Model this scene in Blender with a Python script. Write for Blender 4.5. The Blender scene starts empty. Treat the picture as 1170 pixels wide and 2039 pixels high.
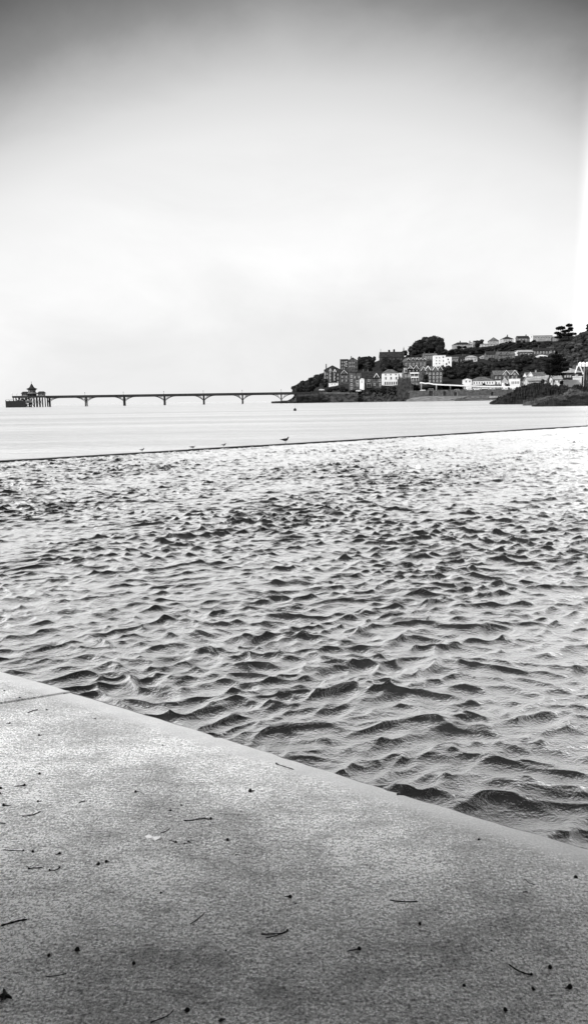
import bpy, math, random
import numpy as np
from mathutils import Vector, Matrix
R = math.radians
SC = bpy.context.scene
COL = SC.collection
random.seed(7)

# ------------------------------------------------------------------ camera
EYE = 1.7
PITCH, ROLL, F = R(8.44), R(0.86), 1500.0
f0 = Vector((0, math.cos(PITCH), -math.sin(PITCH)))
u0 = Vector((0, math.sin(PITCH), math.cos(PITCH)))
r0 = Vector((1, 0, 0))
cr = r0*math.cos(ROLL) - u0*math.sin(ROLL)
cu = u0*math.cos(ROLL) + r0*math.sin(ROLL)
cam = bpy.data.cameras.new('camera'); camo = bpy.data.objects.new('camera', cam); COL.objects.link(camo)
M = Matrix((cr, cu, -f0)).transposed().to_4x4(); M.translation = (0, 0, EYE)
camo.matrix_world = M
cam.sensor_fit = 'VERTICAL'; cam.sensor_height = 24.0; cam.lens = 24.0*F/2039.0
cam.clip_start = 0.05; cam.clip_end = 60000
SC.camera = camo

# ------------------------------------------------------------------ light
SUN_AZ, SUN_EL = R(-128), R(36)          # azimuth measured from +Y towards +X
w = bpy.data.worlds.new('World'); SC.world = w; w.use_nodes = True
nt = w.node_tree; nt.nodes.clear()
def N(t, **k):
    n = nt.nodes.new(t)
    for a, b in k.items(): setattr(n, a, b)
    return n
def L(a, b): nt.links.new(a, b)
def mth(op, a, b=None, c=None, clamp=False):
    n = N('ShaderNodeMath', operation=op, use_clamp=clamp)
    for i, v in enumerate((a, b, c)):
        if v is None: continue
        if isinstance(v, (int, float)): n.inputs[i].default_value = v
        else: L(v, n.inputs[i])
    return n.outputs[0]
def ramp(fac, pts, interp='B_SPLINE'):
    n = N('ShaderNodeValToRGB'); cr_ = n.color_ramp; cr_.interpolation = interp
    while len(cr_.elements) < len(pts): cr_.elements.new(0.5)
    for e, (p, v) in zip(cr_.elements, pts): e.position = p; e.color = (v, v, v, 1)
    if fac is not None: L(fac, n.inputs[0])
    return n.outputs[0]
tc = N('ShaderNodeTexCoord'); sep = N('ShaderNodeSeparateXYZ'); L(tc.outputs['Generated'], sep.inputs[0])
el = mth('MULTIPLY', mth('ARCSINE', sep.outputs[2]), 57.2958)
az = mth('MULTIPLY', mth('ARCTAN2', sep.outputs[0], sep.outputs[1]), 57.2958)
mp = N('ShaderNodeMapping'); L(tc.outputs['Generated'], mp.inputs[0]); mp.inputs['Scale'].default_value = (2.4, 2.4, 4.6)
nz = N('ShaderNodeTexNoise'); L(mp.outputs[0], nz.inputs[0]); nz.inputs['Scale'].default_value = 1.6; nz.inputs['Detail'].default_value = 8.0; nz.inputs['Roughness'].default_value = 0.58; nz.inputs['Distortion'].default_value = .4
nzv = mth('SUBTRACT', nz.outputs[0], 0.5)
azc = mth('MINIMUM', mth('ABSOLUTE', az), 30.0)
e1 = mth('ADD', el, mth('MULTIPLY', mth('MULTIPLY', azc, azc), 0.0118))
e1 = mth('ADD', e1, mth('MULTIPLY', nzv, 5.0))
e1 = mth('DIVIDE', e1, 90.0, clamp=True)
front = ramp(e1, [(0, .86), (.06, .88), (.12, .97), (.165, .94), (.205, .86), (.235, .72), (.257, .55), (.287, .29), (.315, .15), (.36, .07), (.54, .08), (.72, .4), (1, .5)], 'LINEAR')
# added glow low on the right, for the light leak and water glare
mr = N('ShaderNodeMapRange', interpolation_type='SMOOTHSTEP'); L(az, mr.inputs[0])
mr.inputs[1].default_value = 19.8; mr.inputs[2].default_value = 25.0
mr2 = N('ShaderNodeMapRange', interpolation_type='SMOOTHSTEP'); L(el, mr2.inputs[0])
mr2.inputs[1].default_value = 24.0; mr2.inputs[2].default_value = 12.0
mr3 = N('ShaderNodeMapRange', interpolation_type='SMOOTHSTEP'); L(az, mr3.inputs[0])
mr3.inputs[1].default_value = 60.0; mr3.inputs[2].default_value = 40.0
glow = mth('MULTIPLY', mth('MULTIPLY', mth('MULTIPLY', mr.outputs[0], mr2.outputs[0]), mr3.outputs[0]), 4.0)
# open, lighter sky behind the viewer
mb = N('ShaderNodeMapRange', interpolation_type='SMOOTHSTEP'); L(sep.outputs[1], mb.inputs[0])
mb.inputs[1].default_value = -0.05; mb.inputs[2].default_value = -0.55
mixb = N('ShaderNodeMix', data_type='FLOAT'); L(mb.outputs[0], mixb.inputs[0]); L(front, mixb.inputs[2]); mixb.inputs[3].default_value = 0.6
tot = mth('ADD', mixb.outputs[0], glow)
# soft cloud mottling
tot = mth('MULTIPLY', tot, mth('ADD', 1.0, mth('MULTIPLY', nzv, 0.32)))
sky = N('ShaderNodeTexSky', sky_type='NISHITA'); sky.sun_disc = False
sky.sun_elevation = SUN_EL; sky.sun_rotation = SUN_AZ
bw = N('ShaderNodeRGBToBW'); L(sky.outputs[0], bw.inputs[0])
fin = mth('ADD', mth('MULTIPLY', tot, 9.6), mth('MULTIPLY', bw.outputs[0], 0.05))
comb = N('ShaderNodeCombineColor')
for i in range(3): L(fin, comb.inputs[i])
bg = N('ShaderNodeBackground'); L(comb.outputs[0], bg.inputs[0]); bg.inputs[1].default_value = 0.1
wo = N('ShaderNodeOutputWorld'); L(bg.outputs[0], wo.inputs[0])

sl = bpy.data.lights.new('sun', 'SUN'); sl.energy = 5.0; sl.angle = R(16); sl.color = (1, 1, 1)
so = bpy.data.objects.new('sun', sl); COL.objects.link(so)
sd = Vector((math.sin(SUN_AZ)*math.cos(SUN_EL), math.cos(SUN_AZ)*math.cos(SUN_EL), math.sin(SUN_EL)))
so.rotation_euler = sd.to_track_quat('Z', 'Y').to_euler(); so.location = (-20, -20, 30)
SC.view_settings.view_transform = 'Standard'; SC.view_settings.look = 'None'
SC.view_settings.exposure = 0.0; SC.view_settings.gamma = 1.0
SC.cycles.max_bounces = 6; SC.cycles.glossy_bounces = 3

# ------------------------------------------------------------------ picking helpers
def ray(px, py): return (f0*F + cr*(px-585.0) + cu*(1019.5-py))
def at(px, py, Y):
    d = ray(px, py); return Vector((0, 0, EYE)) + d*(Y/d.y)
def onz(px, py, z):
    d = ray(px, py); return Vector((0, 0, EYE)) + d*((z-EYE)/d.z)
def lerp(a, b, t): return a+(b-a)*t
def interp(pts, x):
    if x <= pts[0][0]: return pts[0][1]
    for (a, b), (c, d) in zip(pts, pts[1:]):
        if x <= c: return b+(d-b)*(x-a)/(c-a)
    return pts[-1][1]

# ------------------------------------------------------------------ materials (all greys: the photograph is black and white)
class MatB:
    def __init__(s, name):
        s.m = bpy.data.materials.new(name); s.m.use_nodes = True; s.t = s.m.node_tree; s.t.nodes.clear()
        s.out = s.n('ShaderNodeOutputMaterial'); s.tc = s.n('ShaderNodeTexCoord')
    def n(s, t, **k):
        q = s.t.nodes.new(t)
        for a, b in k.items(): setattr(q, a, b)
        return q
    def l(s, a, b): s.t.links.new(a, b)
    def math(s, op, a, b=None, clamp=False):
        q = s.n('ShaderNodeMath', operation=op, use_clamp=clamp)
        for i, v in enumerate((a, b)):
            if v is None: continue
            if isinstance(v, (int, float)): q.inputs[i].default_value = v
            else: s.l(v, q.inputs[i])
        return q.outputs[0]
    def noise(s, scale, detail=4, rough=.55, sc=(1, 1, 1), coord='Object', rot=0):
        m_ = s.n('ShaderNodeMapping'); s.l(s.tc.outputs[coord], m_.inputs[0]); m_.inputs['Scale'].default_value = sc
        m_.inputs['Rotation'].default_value = (0, 0, rot)
        q = s.n('ShaderNodeTexNoise'); s.l(m_.outputs[0], q.inputs[0]); q.inputs['Scale'].default_value = scale
        q.inputs['Detail'].default_value = detail; q.inputs['Roughness'].default_value = rough
        return q.outputs[0]
    def ramp(s, fac, pts, interp='LINEAR'):
        q = s.n('ShaderNodeValToRGB'); c = q.color_ramp; c.interpolation = interp
        while len(c.elements) < len(pts): c.elements.new(.5)
        for e, (p, v) in zip(c.elements, pts): e.position = p; e.color = (v, v, v, 1)
        s.l(fac, q.inputs[0]); return q.outputs[0]
    def bump(s, h, dist, strength=1.0):
        q = s.n('ShaderNodeBump'); s.l(h, q.inputs['Height']); q.inputs['Distance'].default_value = dist; q.inputs['Strength'].default_value = strength
        return q.outputs[0]
    def principled(s, col, rough=.8, normal=None, spec=.3):
        p = s.n('ShaderNodeBsdfPrincipled')
        if isinstance(col, (int, float)): p.inputs['Base Color'].default_value = (col, col, col, 1)
        else: s.l(col, p.inputs['Base Color'])
        p.inputs['Roughness'].default_value = rough; p.inputs['Specular IOR Level'].default_value = spec
        if normal is not None: s.l(normal, p.inputs['Normal'])
        s.l(p.outputs[0], s.out.inputs[0]); return p

def simple(name, v, var=.25, scale=1.0, rough=.85, bump=0.0, sc=(1, 1, 1), spec=.3):
    b = MatB(name); nn = b.noise(scale, 5, .6, sc)
    c = b.ramp(nn, [(.38, v*(1-var)), (.62, v*(1+var))])
    b.principled(c, rough, b.bump(nn, bump) if bump else None, spec); return b.m

def foliage(name, lo, hi):
    b = MatB(name); geo = b.n('ShaderNodeNewGeometry')
    c = b.ramp(geo.outputs['Random Per Island'], [(0, lo), (.7, (lo+hi)/2), (1, hi)])
    b.principled(c, .85, None, .1); return b.m

MT = {}
MT['iron'] = simple('painted_iron', .012, .3, .8)
MT['iron_pale'] = simple('pale_painted_iron', .12, .3, .8)
MT['deck'] = simple('pier_planks', .02, .3, .8)
MT['lead'] = simple('pavilion_roof', .09, .3, .6)
MT['stone_dark'] = simple('dark_stone', .032, .7, .45, bump=.1)
MT['stone'] = simple('grey_stone', .068, .7, .45, bump=.1)
MT['stone_mid'] = simple('mid_grey_stone', .12, .6, .5)
MT['render_grey'] = simple('weathered_render', .28, .3, .4)
MT['white'] = simple('white_render', .8, .08, .3)
MT['trim'] = simple('white_trim', .82, .05, 1)
MT['slate'] = simple('slate_roof', .018, .6, .5)
MT['frame_grey'] = simple('painted_window_frame', .55, .2, 1)
MT['white_dull'] = simple('dull_white_render', .42, .35, .4)
MT['tile_mid'] = simple('grey_tiles', .10, .45, .6)
MT['tile_pale'] = simple('pale_tiles', .3, .25, .6)
MT['glass'] = simple('window_glass', .03, .4, .3, rough=.15, spec=.5)
MT['leaf'] = foliage('dark_leaves', .005, .038)
MT['leaf_mid'] = foliage('mid_leaves', .016, .075)
MT['needle'] = foliage('pine_needles', .004, .014)
MT['bark'] = simple('bark', .03, .4, 2)
MT['car'] = simple('white_car_paint', .75, .05, 1, rough=.25, spec=.5)
MT['car_grey'] = simple('grey_car_paint', .25, .1, 1, rough=.25, spec=.5)
MT['rubber'] = simple('rubber', .02, .2, 3)
MT['grass'] = simple('hill_grass', .01, .6, .06)
MT['turf'] = simple('short_turf', .05, .6, .25)
MT['rock'] = simple('black_rock', .012, .95, .55, bump=.5, sc=(.5, 1, 2.2))
MT['rock_pale'] = simple('pale_rock', .05, .9, .5, bump=.4)
MT['cliff'] = simple('cliff_rock', .028, .97, .3, bump=.9, sc=(1, 1, 1.6))
MT['beach'] = simple('shingle', .18, .45, .25)
MT['wallstone'] = simple('sea_wall_stone', .08, .35, .5, bump=.1)
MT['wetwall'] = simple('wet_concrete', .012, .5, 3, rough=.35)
MT['twig'] = simple('dark_twig', .012, .3, 60)
MT['twig_pale'] = simple('bleached_stalk', .9, .08, 60)
MT['twig_mid'] = simple('grey_twig', .07, .3, 60)
MT['bud'] = simple('dark_bud', .008, .4, 90)
MT['chip'] = simple('white_petal', .95, .03, 60)
MT['buoy_white'] = simple('buoy_white', .85, .05, 2, rough=.4)
MT['buoy_black'] = simple('buoy_black', .008, .2, 2, rough=.5)
MT['feather_dark'] = simple('dark_feathers', .015, .3, 20)
MT['feather_pale'] = simple('pale_feathers', .35, .3, 20)
MT['bill'] = simple('bill_and_legs', .03, .2, 30)

# ------------------------------------------------------------------ mesh builder
class MB:
    def __init__(s): s.v = []; s.f = []; s.mi = []
    def add(s, vs, fs, mi=0):
        o = len(s.v); s.v += [tuple(v) for v in vs]; s.f += [tuple(i+o for i in f) for f in fs]; s.mi += [mi]*len(fs); return s
    def box(s, x0, x1, y0, y1, z0, z1, mi=0):
        return s.add([(x0,y0,z0),(x1,y0,z0),(x1,y1,z0),(x0,y1,z0),(x0,y0,z1),(x1,y0,z1),(x1,y1,z1),(x0,y1,z1)],
                     [(0,3,2,1),(4,5,6,7),(0,1,5,4),(1,2,6,5),(2,3,7,6),(3,0,4,7)], mi)
    def frus(s, cx, cy, z0, z1, wx0, wy0, wx1, wy1, mi=0):
        a = [(cx+sx*wx0/2, cy+sy*wy0/2, z0) for sx, sy in ((-1,-1),(1,-1),(1,1),(-1,1))]
        b = [(cx+sx*wx1/2, cy+sy*wy1/2, z1) for sx, sy in ((-1,-1),(1,-1),(1,1),(-1,1))]
        return s.add(a+b, [(0,3,2,1),(4,5,6,7),(0,1,5,4),(1,2,6,5),(2,3,7,6),(3,0,4,7)], mi)
    def bar(s, a, b, r, n=6, r2=None, mi=0):
        a = Vector(a); b = Vector(b); d = (b-a)
        if d.length < 1e-9: return s
        d.normalize(); up = Vector((0,0,1)) if abs(d.z) < .9 else Vector((1,0,0))
        p = d.cross(up).normalized(); q = d.cross(p)
        r2 = r if r2 is None else r2
        ring = lambda c, rr: [c+p*math.cos(6.28318*i/n)*rr+q*math.sin(6.28318*i/n)*rr for i in range(n)]
        return s.add(ring(a, r)+ring(b, r2), [(i, (i+1) % n, n+(i+1) % n, n+i) for i in range(n)]+[tuple(range(n-1, -1, -1)), tuple(range(n, 2*n))], mi)
    def tube(s, pts, rads, n=6, mi=0):
        pts = [Vector(p) for p in pts]; vs = []; k = len(pts)
        for i, p in enumerate(pts):
            d = (pts[min(i+1, k-1)]-pts[max(i-1, 0)]).normalized(); up = Vector((0,0,1)) if abs(d.z) < .9 else Vector((1,0,0))
            a = d.cross(up).normalized(); b = d.cross(a)
            vs += [p+a*math.cos(6.28318*j/n)*rads[i]+b*math.sin(6.28318*j/n)*rads[i] for j in range(n)]
        fs = [(i*n+j, i*n+(j+1) % n, (i+1)*n+(j+1) % n, (i+1)*n+j) for i in range(k-1) for j in range(n)]
        fs += [tuple(range(n-1, -1, -1)), tuple(range((k-1)*n, k*n))]
        return s.add(vs, fs, mi)
    def lathe(s, cx, cy, prof, n=8, mi=0, rot=0.0):
        vs = []
        for r_, z in prof: vs += [(cx+math.cos(rot+6.28318*j/n)*r_, cy+math.sin(rot+6.28318*j/n)*r_, z) for j in range(n)]
        k = len(prof)
        fs = [(i*n+j, i*n+(j+1) % n, (i+1)*n+(j+1) % n, (i+1)*n+j) for i in range(k-1) for j in range(n)]
        fs += [tuple(range(n-1, -1, -1)), tuple(range((k-1)*n, k*n))]
        return s.add(vs, fs, mi)
    def prism(s, poly, y0, y1, mi=0):        # poly in x,z
        n = len(poly)
        return s.add([(x, y0, z) for x, z in poly]+[(x, y1, z) for x, z in poly],
                     [tuple(range(n)), tuple(range(2*n-1, n-1, -1))]+[(i, n+i, n+(i+1) % n, (i+1) % n) for i in range(n)], mi)
    def slab(s, poly, z0, z1, mi=0):
        n = len(poly)
        return s.add([(x, y, z1) for x, y in poly]+[(x, y, z0) for x, y in poly],
                     [tuple(range(n)), tuple(range(2*n-1, n-1, -1))]+[(i, n+i, n+(i+1) % n, (i+1) % n) for i in range(n)], mi)
    def mesh(s, name, mats):
        me = bpy.data.meshes.new(name); me.from_pydata(s.v, [], s.f)
        if not isinstance(mats, (list, tuple)): mats = [mats]
        for m_ in mats: me.materials.append(m_)
        me.polygons.foreach_set('material_index', s.mi); me.update(); return me
    def build(s, name, mats, parent=None, smooth=False):
        me = s.mesh(name, mats)
        if smooth: me.polygons.foreach_set('use_smooth', [True]*len(me.polygons))
        return link(name, me, parent)
def link(name, me, parent=None, loc=None):
    o = bpy.data.objects.new(name, me); COL.objects.link(o)
    if parent is not None: o.parent = parent
    if loc is not None: o.location = loc
    return o
def tag(o, label=None, cat=None, group=None, kind=None):
    if label: o['label'] = label
    if cat: o['category'] = cat
    if group: o['group'] = group
    if kind: o['kind'] = kind
    return o
def thing(name, loc, label, cat, group=None, rz=0):
    o = bpy.data.objects.new(name, None); COL.objects.link(o); o.location = loc; o.rotation_euler = (0, 0, rz)
    o.empty_display_size = .5
    return tag(o, label, cat, group)
def struct(o, label=None): o['kind'] = 'structure'; 
def setup_struct(o): o['kind'] = 'structure'; return o

# ------------------------------------------------------------------ promenade slabs
LAKE_Z, SEA_Z, WALL_TOP = -0.10, -0.60, -0.045
EDGE_PX = [(0, 1337), (140, 1378), (400, 1457), (600, 1520), (800, 1583), (980, 1637), (1170, 1692)]
EP = [onz(x, y, 0) for x, y in EDGE_PX]
dL = (EP[0]-EP[1]).normalized(); dR = (EP[-1]-EP[-3]).normalized()
E_LEFT = EP[0]+dL*14.0; E_RIGHT = EP[-1]+dR*30.0
J = EP[1]; JD = (onz(0, 1400.5, 0)-J).normalized(); J_FAR = J+JD*30
b = MatB('concrete')
n1 = b.noise(110, 6, .8); n2 = b.noise(1.1, 4, .6); n3 = b.noise(300, 2, .6); n4 = b.noise(5.5, 5, .62, (1, 2.2, 1))
n5 = b.noise(38, 4, .7, (1, 2.0, 1), rot=.3)
# worn pale lip along the water edge
P0 = EP[3]; ed = (EP[-1]-EP[1]).normalized(); en = Vector((-ed.y, ed.x, 0))
vs_ = b.n('ShaderNodeVectorMath', operation='SUBTRACT'); b.l(b.tc.outputs['Object'], vs_.inputs[0]); vs_.inputs[1].default_value = P0
vd = b.n('ShaderNodeVectorMath', operation='DOT_PRODUCT'); b.l(vs_.outputs[0], vd.inputs[0]); vd.inputs[1].default_value = -en if en.dot(Vector((1, 1, 0))) > 0 else en
dist = b.math('ADD', vd.outputs['Value'], b.math('MULTIPLY', b.math('SUBTRACT', n4, .5), .12))
lip = b.ramp(dist, [(.0, 1), (.07, .85), (.12, .3), (.35, .05), (.6, 0)])
base = b.ramp(n2, [(.40, .50), (.58, .86)])
base = b.math('MULTIPLY', base, b.ramp(n4, [(.36, .76), (.5, 1.0), (.64, 1.12)]))
base = b.math('MULTIPLY', base, b.ramp(n5, [(.36, .5), (.5, 1.0), (.64, 1.3)]))
base = b.math('MULTIPLY', base, b.ramp(n1, [(.38, .08), (.46, .78), (.54, 1.15), (.62, 2.0)]))
mx = b.n('ShaderNodeMix', data_type='FLOAT'); b.l(lip, mx.inputs[0]); b.l(base, mx.inputs[2])
b.l(b.math('MULTIPLY', b.ramp(n1, [(.3, .6), (.7, .85)]), b.ramp(n4, [(.2, .85), (.8, 1.1)])), mx.inputs[3])
b.principled(mx.outputs[0], .75, b.bump(b.math('ADD', n1, b.math('MULTIPLY', n3, .5)), .006), .4)
MT['concrete'] = b.m
jn = Vector((-JD.y, JD.x, 0)); jn = jn if jn.y < 0 else -jn      # towards the viewer
g = .016
rgE = random.Random(77)
def chipped(a, c, step=.035):
    d = c-a; n_ = max(1, int(d.length/step)); out = []; nn = Vector((-d.y, d.x, 0)).normalized(); nn = nn if nn.y < 0 else -nn
    for i in range(1, n_):
        o_ = .002*math.sin(i*.9)+rgE.uniform(-.0018, .0018)
        if rgE.random() < .045: o_ += rgE.uniform(.006, .016)       # knocked-off bits of arris
        out.append(a+d*(i/n_)+nn*o_)
    return out
def chip_line(P):
    out = [P[0]]
    for a_, c_ in zip(P, P[1:]): out += chipped(a_, c_) + [c_]
    return out
main = chip_line([J+jn*g] + EP[2:]) + [E_RIGHT, Vector((30, -24, 0)), Vector((-36, -24, 0)), J_FAR+jn*g]
left = [J-jn*g, J_FAR-jn*g, Vector((J_FAR.x, 30, 0)), E_LEFT+Vector((-8, 12, 0)), E_LEFT] + chip_line([EP[0], J-jn*g])[0:-1]
def chamfer_slab(poly, edge_idx, name):
    # top sheet, sides; the water edge gets a small worn arris
    o = MB().slab([(p.x, p.y) for p in poly], -.6, 0).build(name, MT['concrete']); return setup_struct(o)
s1 = chamfer_slab(main, None, 'promenade')
s2 = chamfer_slab(left, None, 'promenade')
# dark arris strip below the lip; paints the wet edge and its shadow line
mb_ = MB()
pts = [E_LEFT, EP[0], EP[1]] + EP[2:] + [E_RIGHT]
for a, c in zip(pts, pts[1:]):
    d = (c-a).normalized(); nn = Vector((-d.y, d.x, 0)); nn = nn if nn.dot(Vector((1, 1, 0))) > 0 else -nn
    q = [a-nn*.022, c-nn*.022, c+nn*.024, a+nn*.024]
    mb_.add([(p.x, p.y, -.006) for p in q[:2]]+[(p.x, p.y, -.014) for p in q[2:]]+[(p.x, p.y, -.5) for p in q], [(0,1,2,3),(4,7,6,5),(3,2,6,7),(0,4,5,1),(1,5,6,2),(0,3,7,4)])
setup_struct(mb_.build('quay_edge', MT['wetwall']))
struct_joint = MB().slab([(p.x, p.y) for p in (J+jn*.019, J-jn*.019, J_FAR-jn*.019, J_FAR+jn*.019)], -.2, -.014).build('joint_filler', MT['wetwall']); setup_struct(struct_joint)

# unseen roofed shelter added behind the viewer to shade the near concrete
sh = thing('added_shade_shelter', (0, -3.5, 0), 'added dark open fronted shelter, unseen behind the viewpoint, shading the near concrete', 'shelter')
MB().box(-16, 16, -1.4, 3.85, 2.85, 3.0).build('roof', MT['slate'], sh)
MB().box(-16, 16, -1.3, -1.1, 0, 2.85).build('back_wall', MT['stone_dark'], sh)
for i in range(9): MB().box(-15.9+i*3.95, -15.75+i*3.95, 2.6, 2.75, 0, 2.85).build('post', MT['iron'], sh)

# ------------------------------------------------------------------ lake (choppy) and sea
W0 = onz(0, 918, WALL_TOP); W1 = onz(1170, 847.5, WALL_TOP); wd = (W1-W0).normalized(); wn = Vector((wd.y, -wd.x, 0))  # towards viewer
def ray_line(azr, A, D_):
    dx, dy = math.sin(azr), math.cos(azr)
    det = dx*(-D_.y) + dy*D_.x
    if abs(det) < 1e-9: return 1e9
    t = (A.x*(-D_.y) + A.y*D_.x)/det
    return t if t > 0 else 1e9
azs = np.concatenate([np.linspace(-47, -24, 110), np.linspace(-23.95, 23.95, 850), np.linspace(24, 40, 90), np.linspace(40.3, 75, 60)])
NR = 1100
rin, rout = [], []
for a_ in azs:
    ar = R(float(a_)); best = 1e9
    for A, B in zip(pts, pts[1:]):
        D_ = (B-A); t = ray_line(ar, A, D_)
        X = Vector((math.sin(ar)*t, math.cos(ar)*t, 0)); k = (X-A).dot(D_)/D_.length_squared
        if -1e-6 <= k <= 1+1e-6 and t < best: best = t
    if best > 1e8: best = 26.0 if a_ < 0 else 2.0
    rin.append(best-.12)
    rout.append(max(best+.3, min(ray_line(ar, W0-wn*.10, wd), 150.0)))
rin = np.array(rin); rout = np.array(rout)
s = np.linspace(0, 1, NR)[None, :]
PW = .35
rr = ((rin**-PW)[:, None]*(1-s) + (rout**-PW)[:, None]*s)**(-1/PW)
ar = np.radians(azs)[:, None]
X = np.sin(ar)*rr; Y = np.cos(ar)*rr; Z = np.zeros_like(X)
dr = np.gradient(rr, axis=1)
rng = np.random.default_rng(11)
NC = 190
lam = 0.06*(2.2/0.06)**(rng.random(NC)**1.0)
th = R(-90+7) + rng.normal(0, 1, NC)*R(1)*(22+16*np.clip(np.log(0.5/lam), -.6, 1.2))
ph = rng.random(NC)*6.283
wgt = np.exp(-((np.log(lam/0.19))/0.95)**2)
slope = 0.37*np.sqrt(2.0)*wgt/np.sqrt((wgt**2).sum())
X0, Y0 = X.copy(), Y.copy()
X0 = X0 + .10*np.sin(Y*2.3+X*1.1)+.05*np.sin(Y*5.1-X*3.7); Y0 = Y0 + .07*np.sin(X*2.9-Y*.8)+.035*np.sin(X*7.3+Y*3.1)
# slow gust modulation
gm = 1.0+.28*np.sin(X0*.55+Y0*.31+1.0)*np.sin(Y0*.43-X0*.2+.4)+.18*np.sin(X0*1.3-Y0*.9)
for i in range(NC):
    k = 6.28318/lam[i]; A = slope[i]/k
    kx, ky = math.cos(th[i])*k, math.sin(th[i])*k
    att = np.clip((lam[i]/abs(math.sin(th[i])+1e-3))/(dr*2.0)-.5, 0, 1)
    p = kx*X0+ky*Y0+ph[i]; Aw = A*att*gm
    Z += Aw*np.cos(p)
    X -= 1.0*Aw*np.sin(p)*kx/k; Y -= 1.0*Aw*np.sin(p)*ky/k
sg = .022
Z = np.where(Z > 0, Z*(1+.18*Z/sg), Z*.9)         # peaked crests, flatter troughs
Y -= .55*Z                                   # wind leans the crests over towards the quay
Z = np.minimum(Z, .085) + LAKE_Z
na = len(azs); co = np.stack([X, Y, Z], -1).reshape(-1, 3).astype(np.float32)
ii, jj = np.meshgrid(np.arange(na-1), np.arange(NR-1), indexing='ij')
q0 = (ii*NR+jj).ravel(); quads = np.stack([q0, q0+1, q0+NR+1, q0+NR], 1)[:, ::-1]
me = bpy.data.meshes.new('lake_water'); me.vertices.add(len(co)); me.vertices.foreach_set('co', co.ravel())
me.loops.add(quads.size); me.loops.foreach_set('vertex_index', quads.ravel().astype(np.int32))
me.polygons.add(len(quads)); me.polygons.foreach_set('loop_start', (np.arange(len(quads))*4).astype(np.int32))
me.update(calc_edges=True); me.polygons.foreach_set('use_smooth', [True]*len(quads))
if me.polygons[1000].normal.z < 0: me.flip_normals()

def water_mat(name, body, ramp_pts, bump_layers, rough, painted_sheen=0):
    b = MatB(name); h = None
    for sc_, det, dist_, asp, rot in bump_layers:
        n_ = b.math('MULTIPLY', b.noise(sc_, det, .6, asp, rot=rot), dist_)
        h = n_ if h is None else b.math('ADD', h, n_)
    nrm = b.bump(h, 1.0)
    fr = b.n('ShaderNodeFresnel'); fr.inputs[0].default_value = 1.40; b.l(nrm, fr.inputs['Normal'])
    fac = b.ramp(fr.outputs[0], ramp_pts)
    df = b.n('ShaderNodeBsdfDiffuse'); df.inputs[0].default_value = (body, body, body, 1)
    if name == 'sea_water': b.l(b.math('MULTIPLY', b.ramp(b.noise(.05, 5, .6, (.12, 1, 1)), [(.38, body*.85), (.6, body*1.12)]), b.ramp(b.noise(.9, 4, .6, (.3, 1, 1)), [(.36, .90), (.6, 1.0)])), df.inputs[0]); b.l(nrm, df.inputs['Normal'])
    gl = b.n('ShaderNodeBsdfGlossy'); gl.inputs['Roughness'].default_value = rough; b.l(nrm, gl.inputs['Normal']); gl.inputs[0].default_value = (1, 1, 1, 1)
    top = gl
    if painted_sheen:                                # pale diffuse layer: bright sky sheen painted in at glancing angles
        d2 = b.n('ShaderNodeBsdfDiffuse'); d2.inputs[0].default_value = (painted_sheen, painted_sheen, painted_sheen, 1); b.l(nrm, d2.inputs['Normal'])
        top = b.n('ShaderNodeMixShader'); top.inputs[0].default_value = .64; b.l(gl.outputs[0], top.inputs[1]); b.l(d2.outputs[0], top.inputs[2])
    mx = b.n('ShaderNodeMixShader'); b.l(fac, mx.inputs[0]); b.l(df.outputs[0], mx.inputs[1]); b.l(top.outputs[0], mx.inputs[2])
    b.l(mx.outputs[0], b.out.inputs[0]); return b.m
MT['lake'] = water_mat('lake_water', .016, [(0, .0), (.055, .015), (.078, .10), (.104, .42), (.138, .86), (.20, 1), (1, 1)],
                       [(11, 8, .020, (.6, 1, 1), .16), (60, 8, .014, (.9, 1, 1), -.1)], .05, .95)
MT['sea'] = water_mat('sea_water', .74, [(0, .15), (.3, .4), (1, .6)],
                      [(1.6, 6, .35, (.35, 1, 1), 0), (.06, 3, 1.2, (.15, 1, 1), 0)], .2)
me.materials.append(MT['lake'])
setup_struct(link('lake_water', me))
def gridmesh(x0, x1, y0, y1, z, nx, ny):
    m_ = MB(); vs = [(lerp(x0, x1, i/nx), lerp(y0, y1, j/ny), z) for j in range(ny+1) for i in range(nx+1)]
    fs = [(j*(nx+1)+i, j*(nx+1)+i+1, (j+1)*(nx+1)+i+1, (j+1)*(nx+1)+i) for j in range(ny) for i in range(nx)]
    return m_.add(vs, fs)
setup_struct(gridmesh(-30000, 30000, -200, 45000, SEA_Z, 4, 4).build('sea', MT['sea']))

# lake wall
wl = thing('lake_wall', W0, 'low dark wet wall holding the lake, running across under the gulls', 'wall')
wl.rotation_euler = (0, 0, math.atan2(wd.y, wd.x))
mw = MB(); x = -14.0
rr_ = random.Random(3)
while x < 130:                                    # cast sections with slightly uneven tops
    L_ = 3.0; mw.box(x+.004, x+L_-.004, 0.0, .32, -1.6, rr_.uniform(-.006, .006)); x += L_
mw.build('wall_section', MT['wetwall'], wl)
MB().box(-14, 130, -.03, 0.0, -1.6, -.035).build('plinth', MT['wetwall'], wl)

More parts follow.
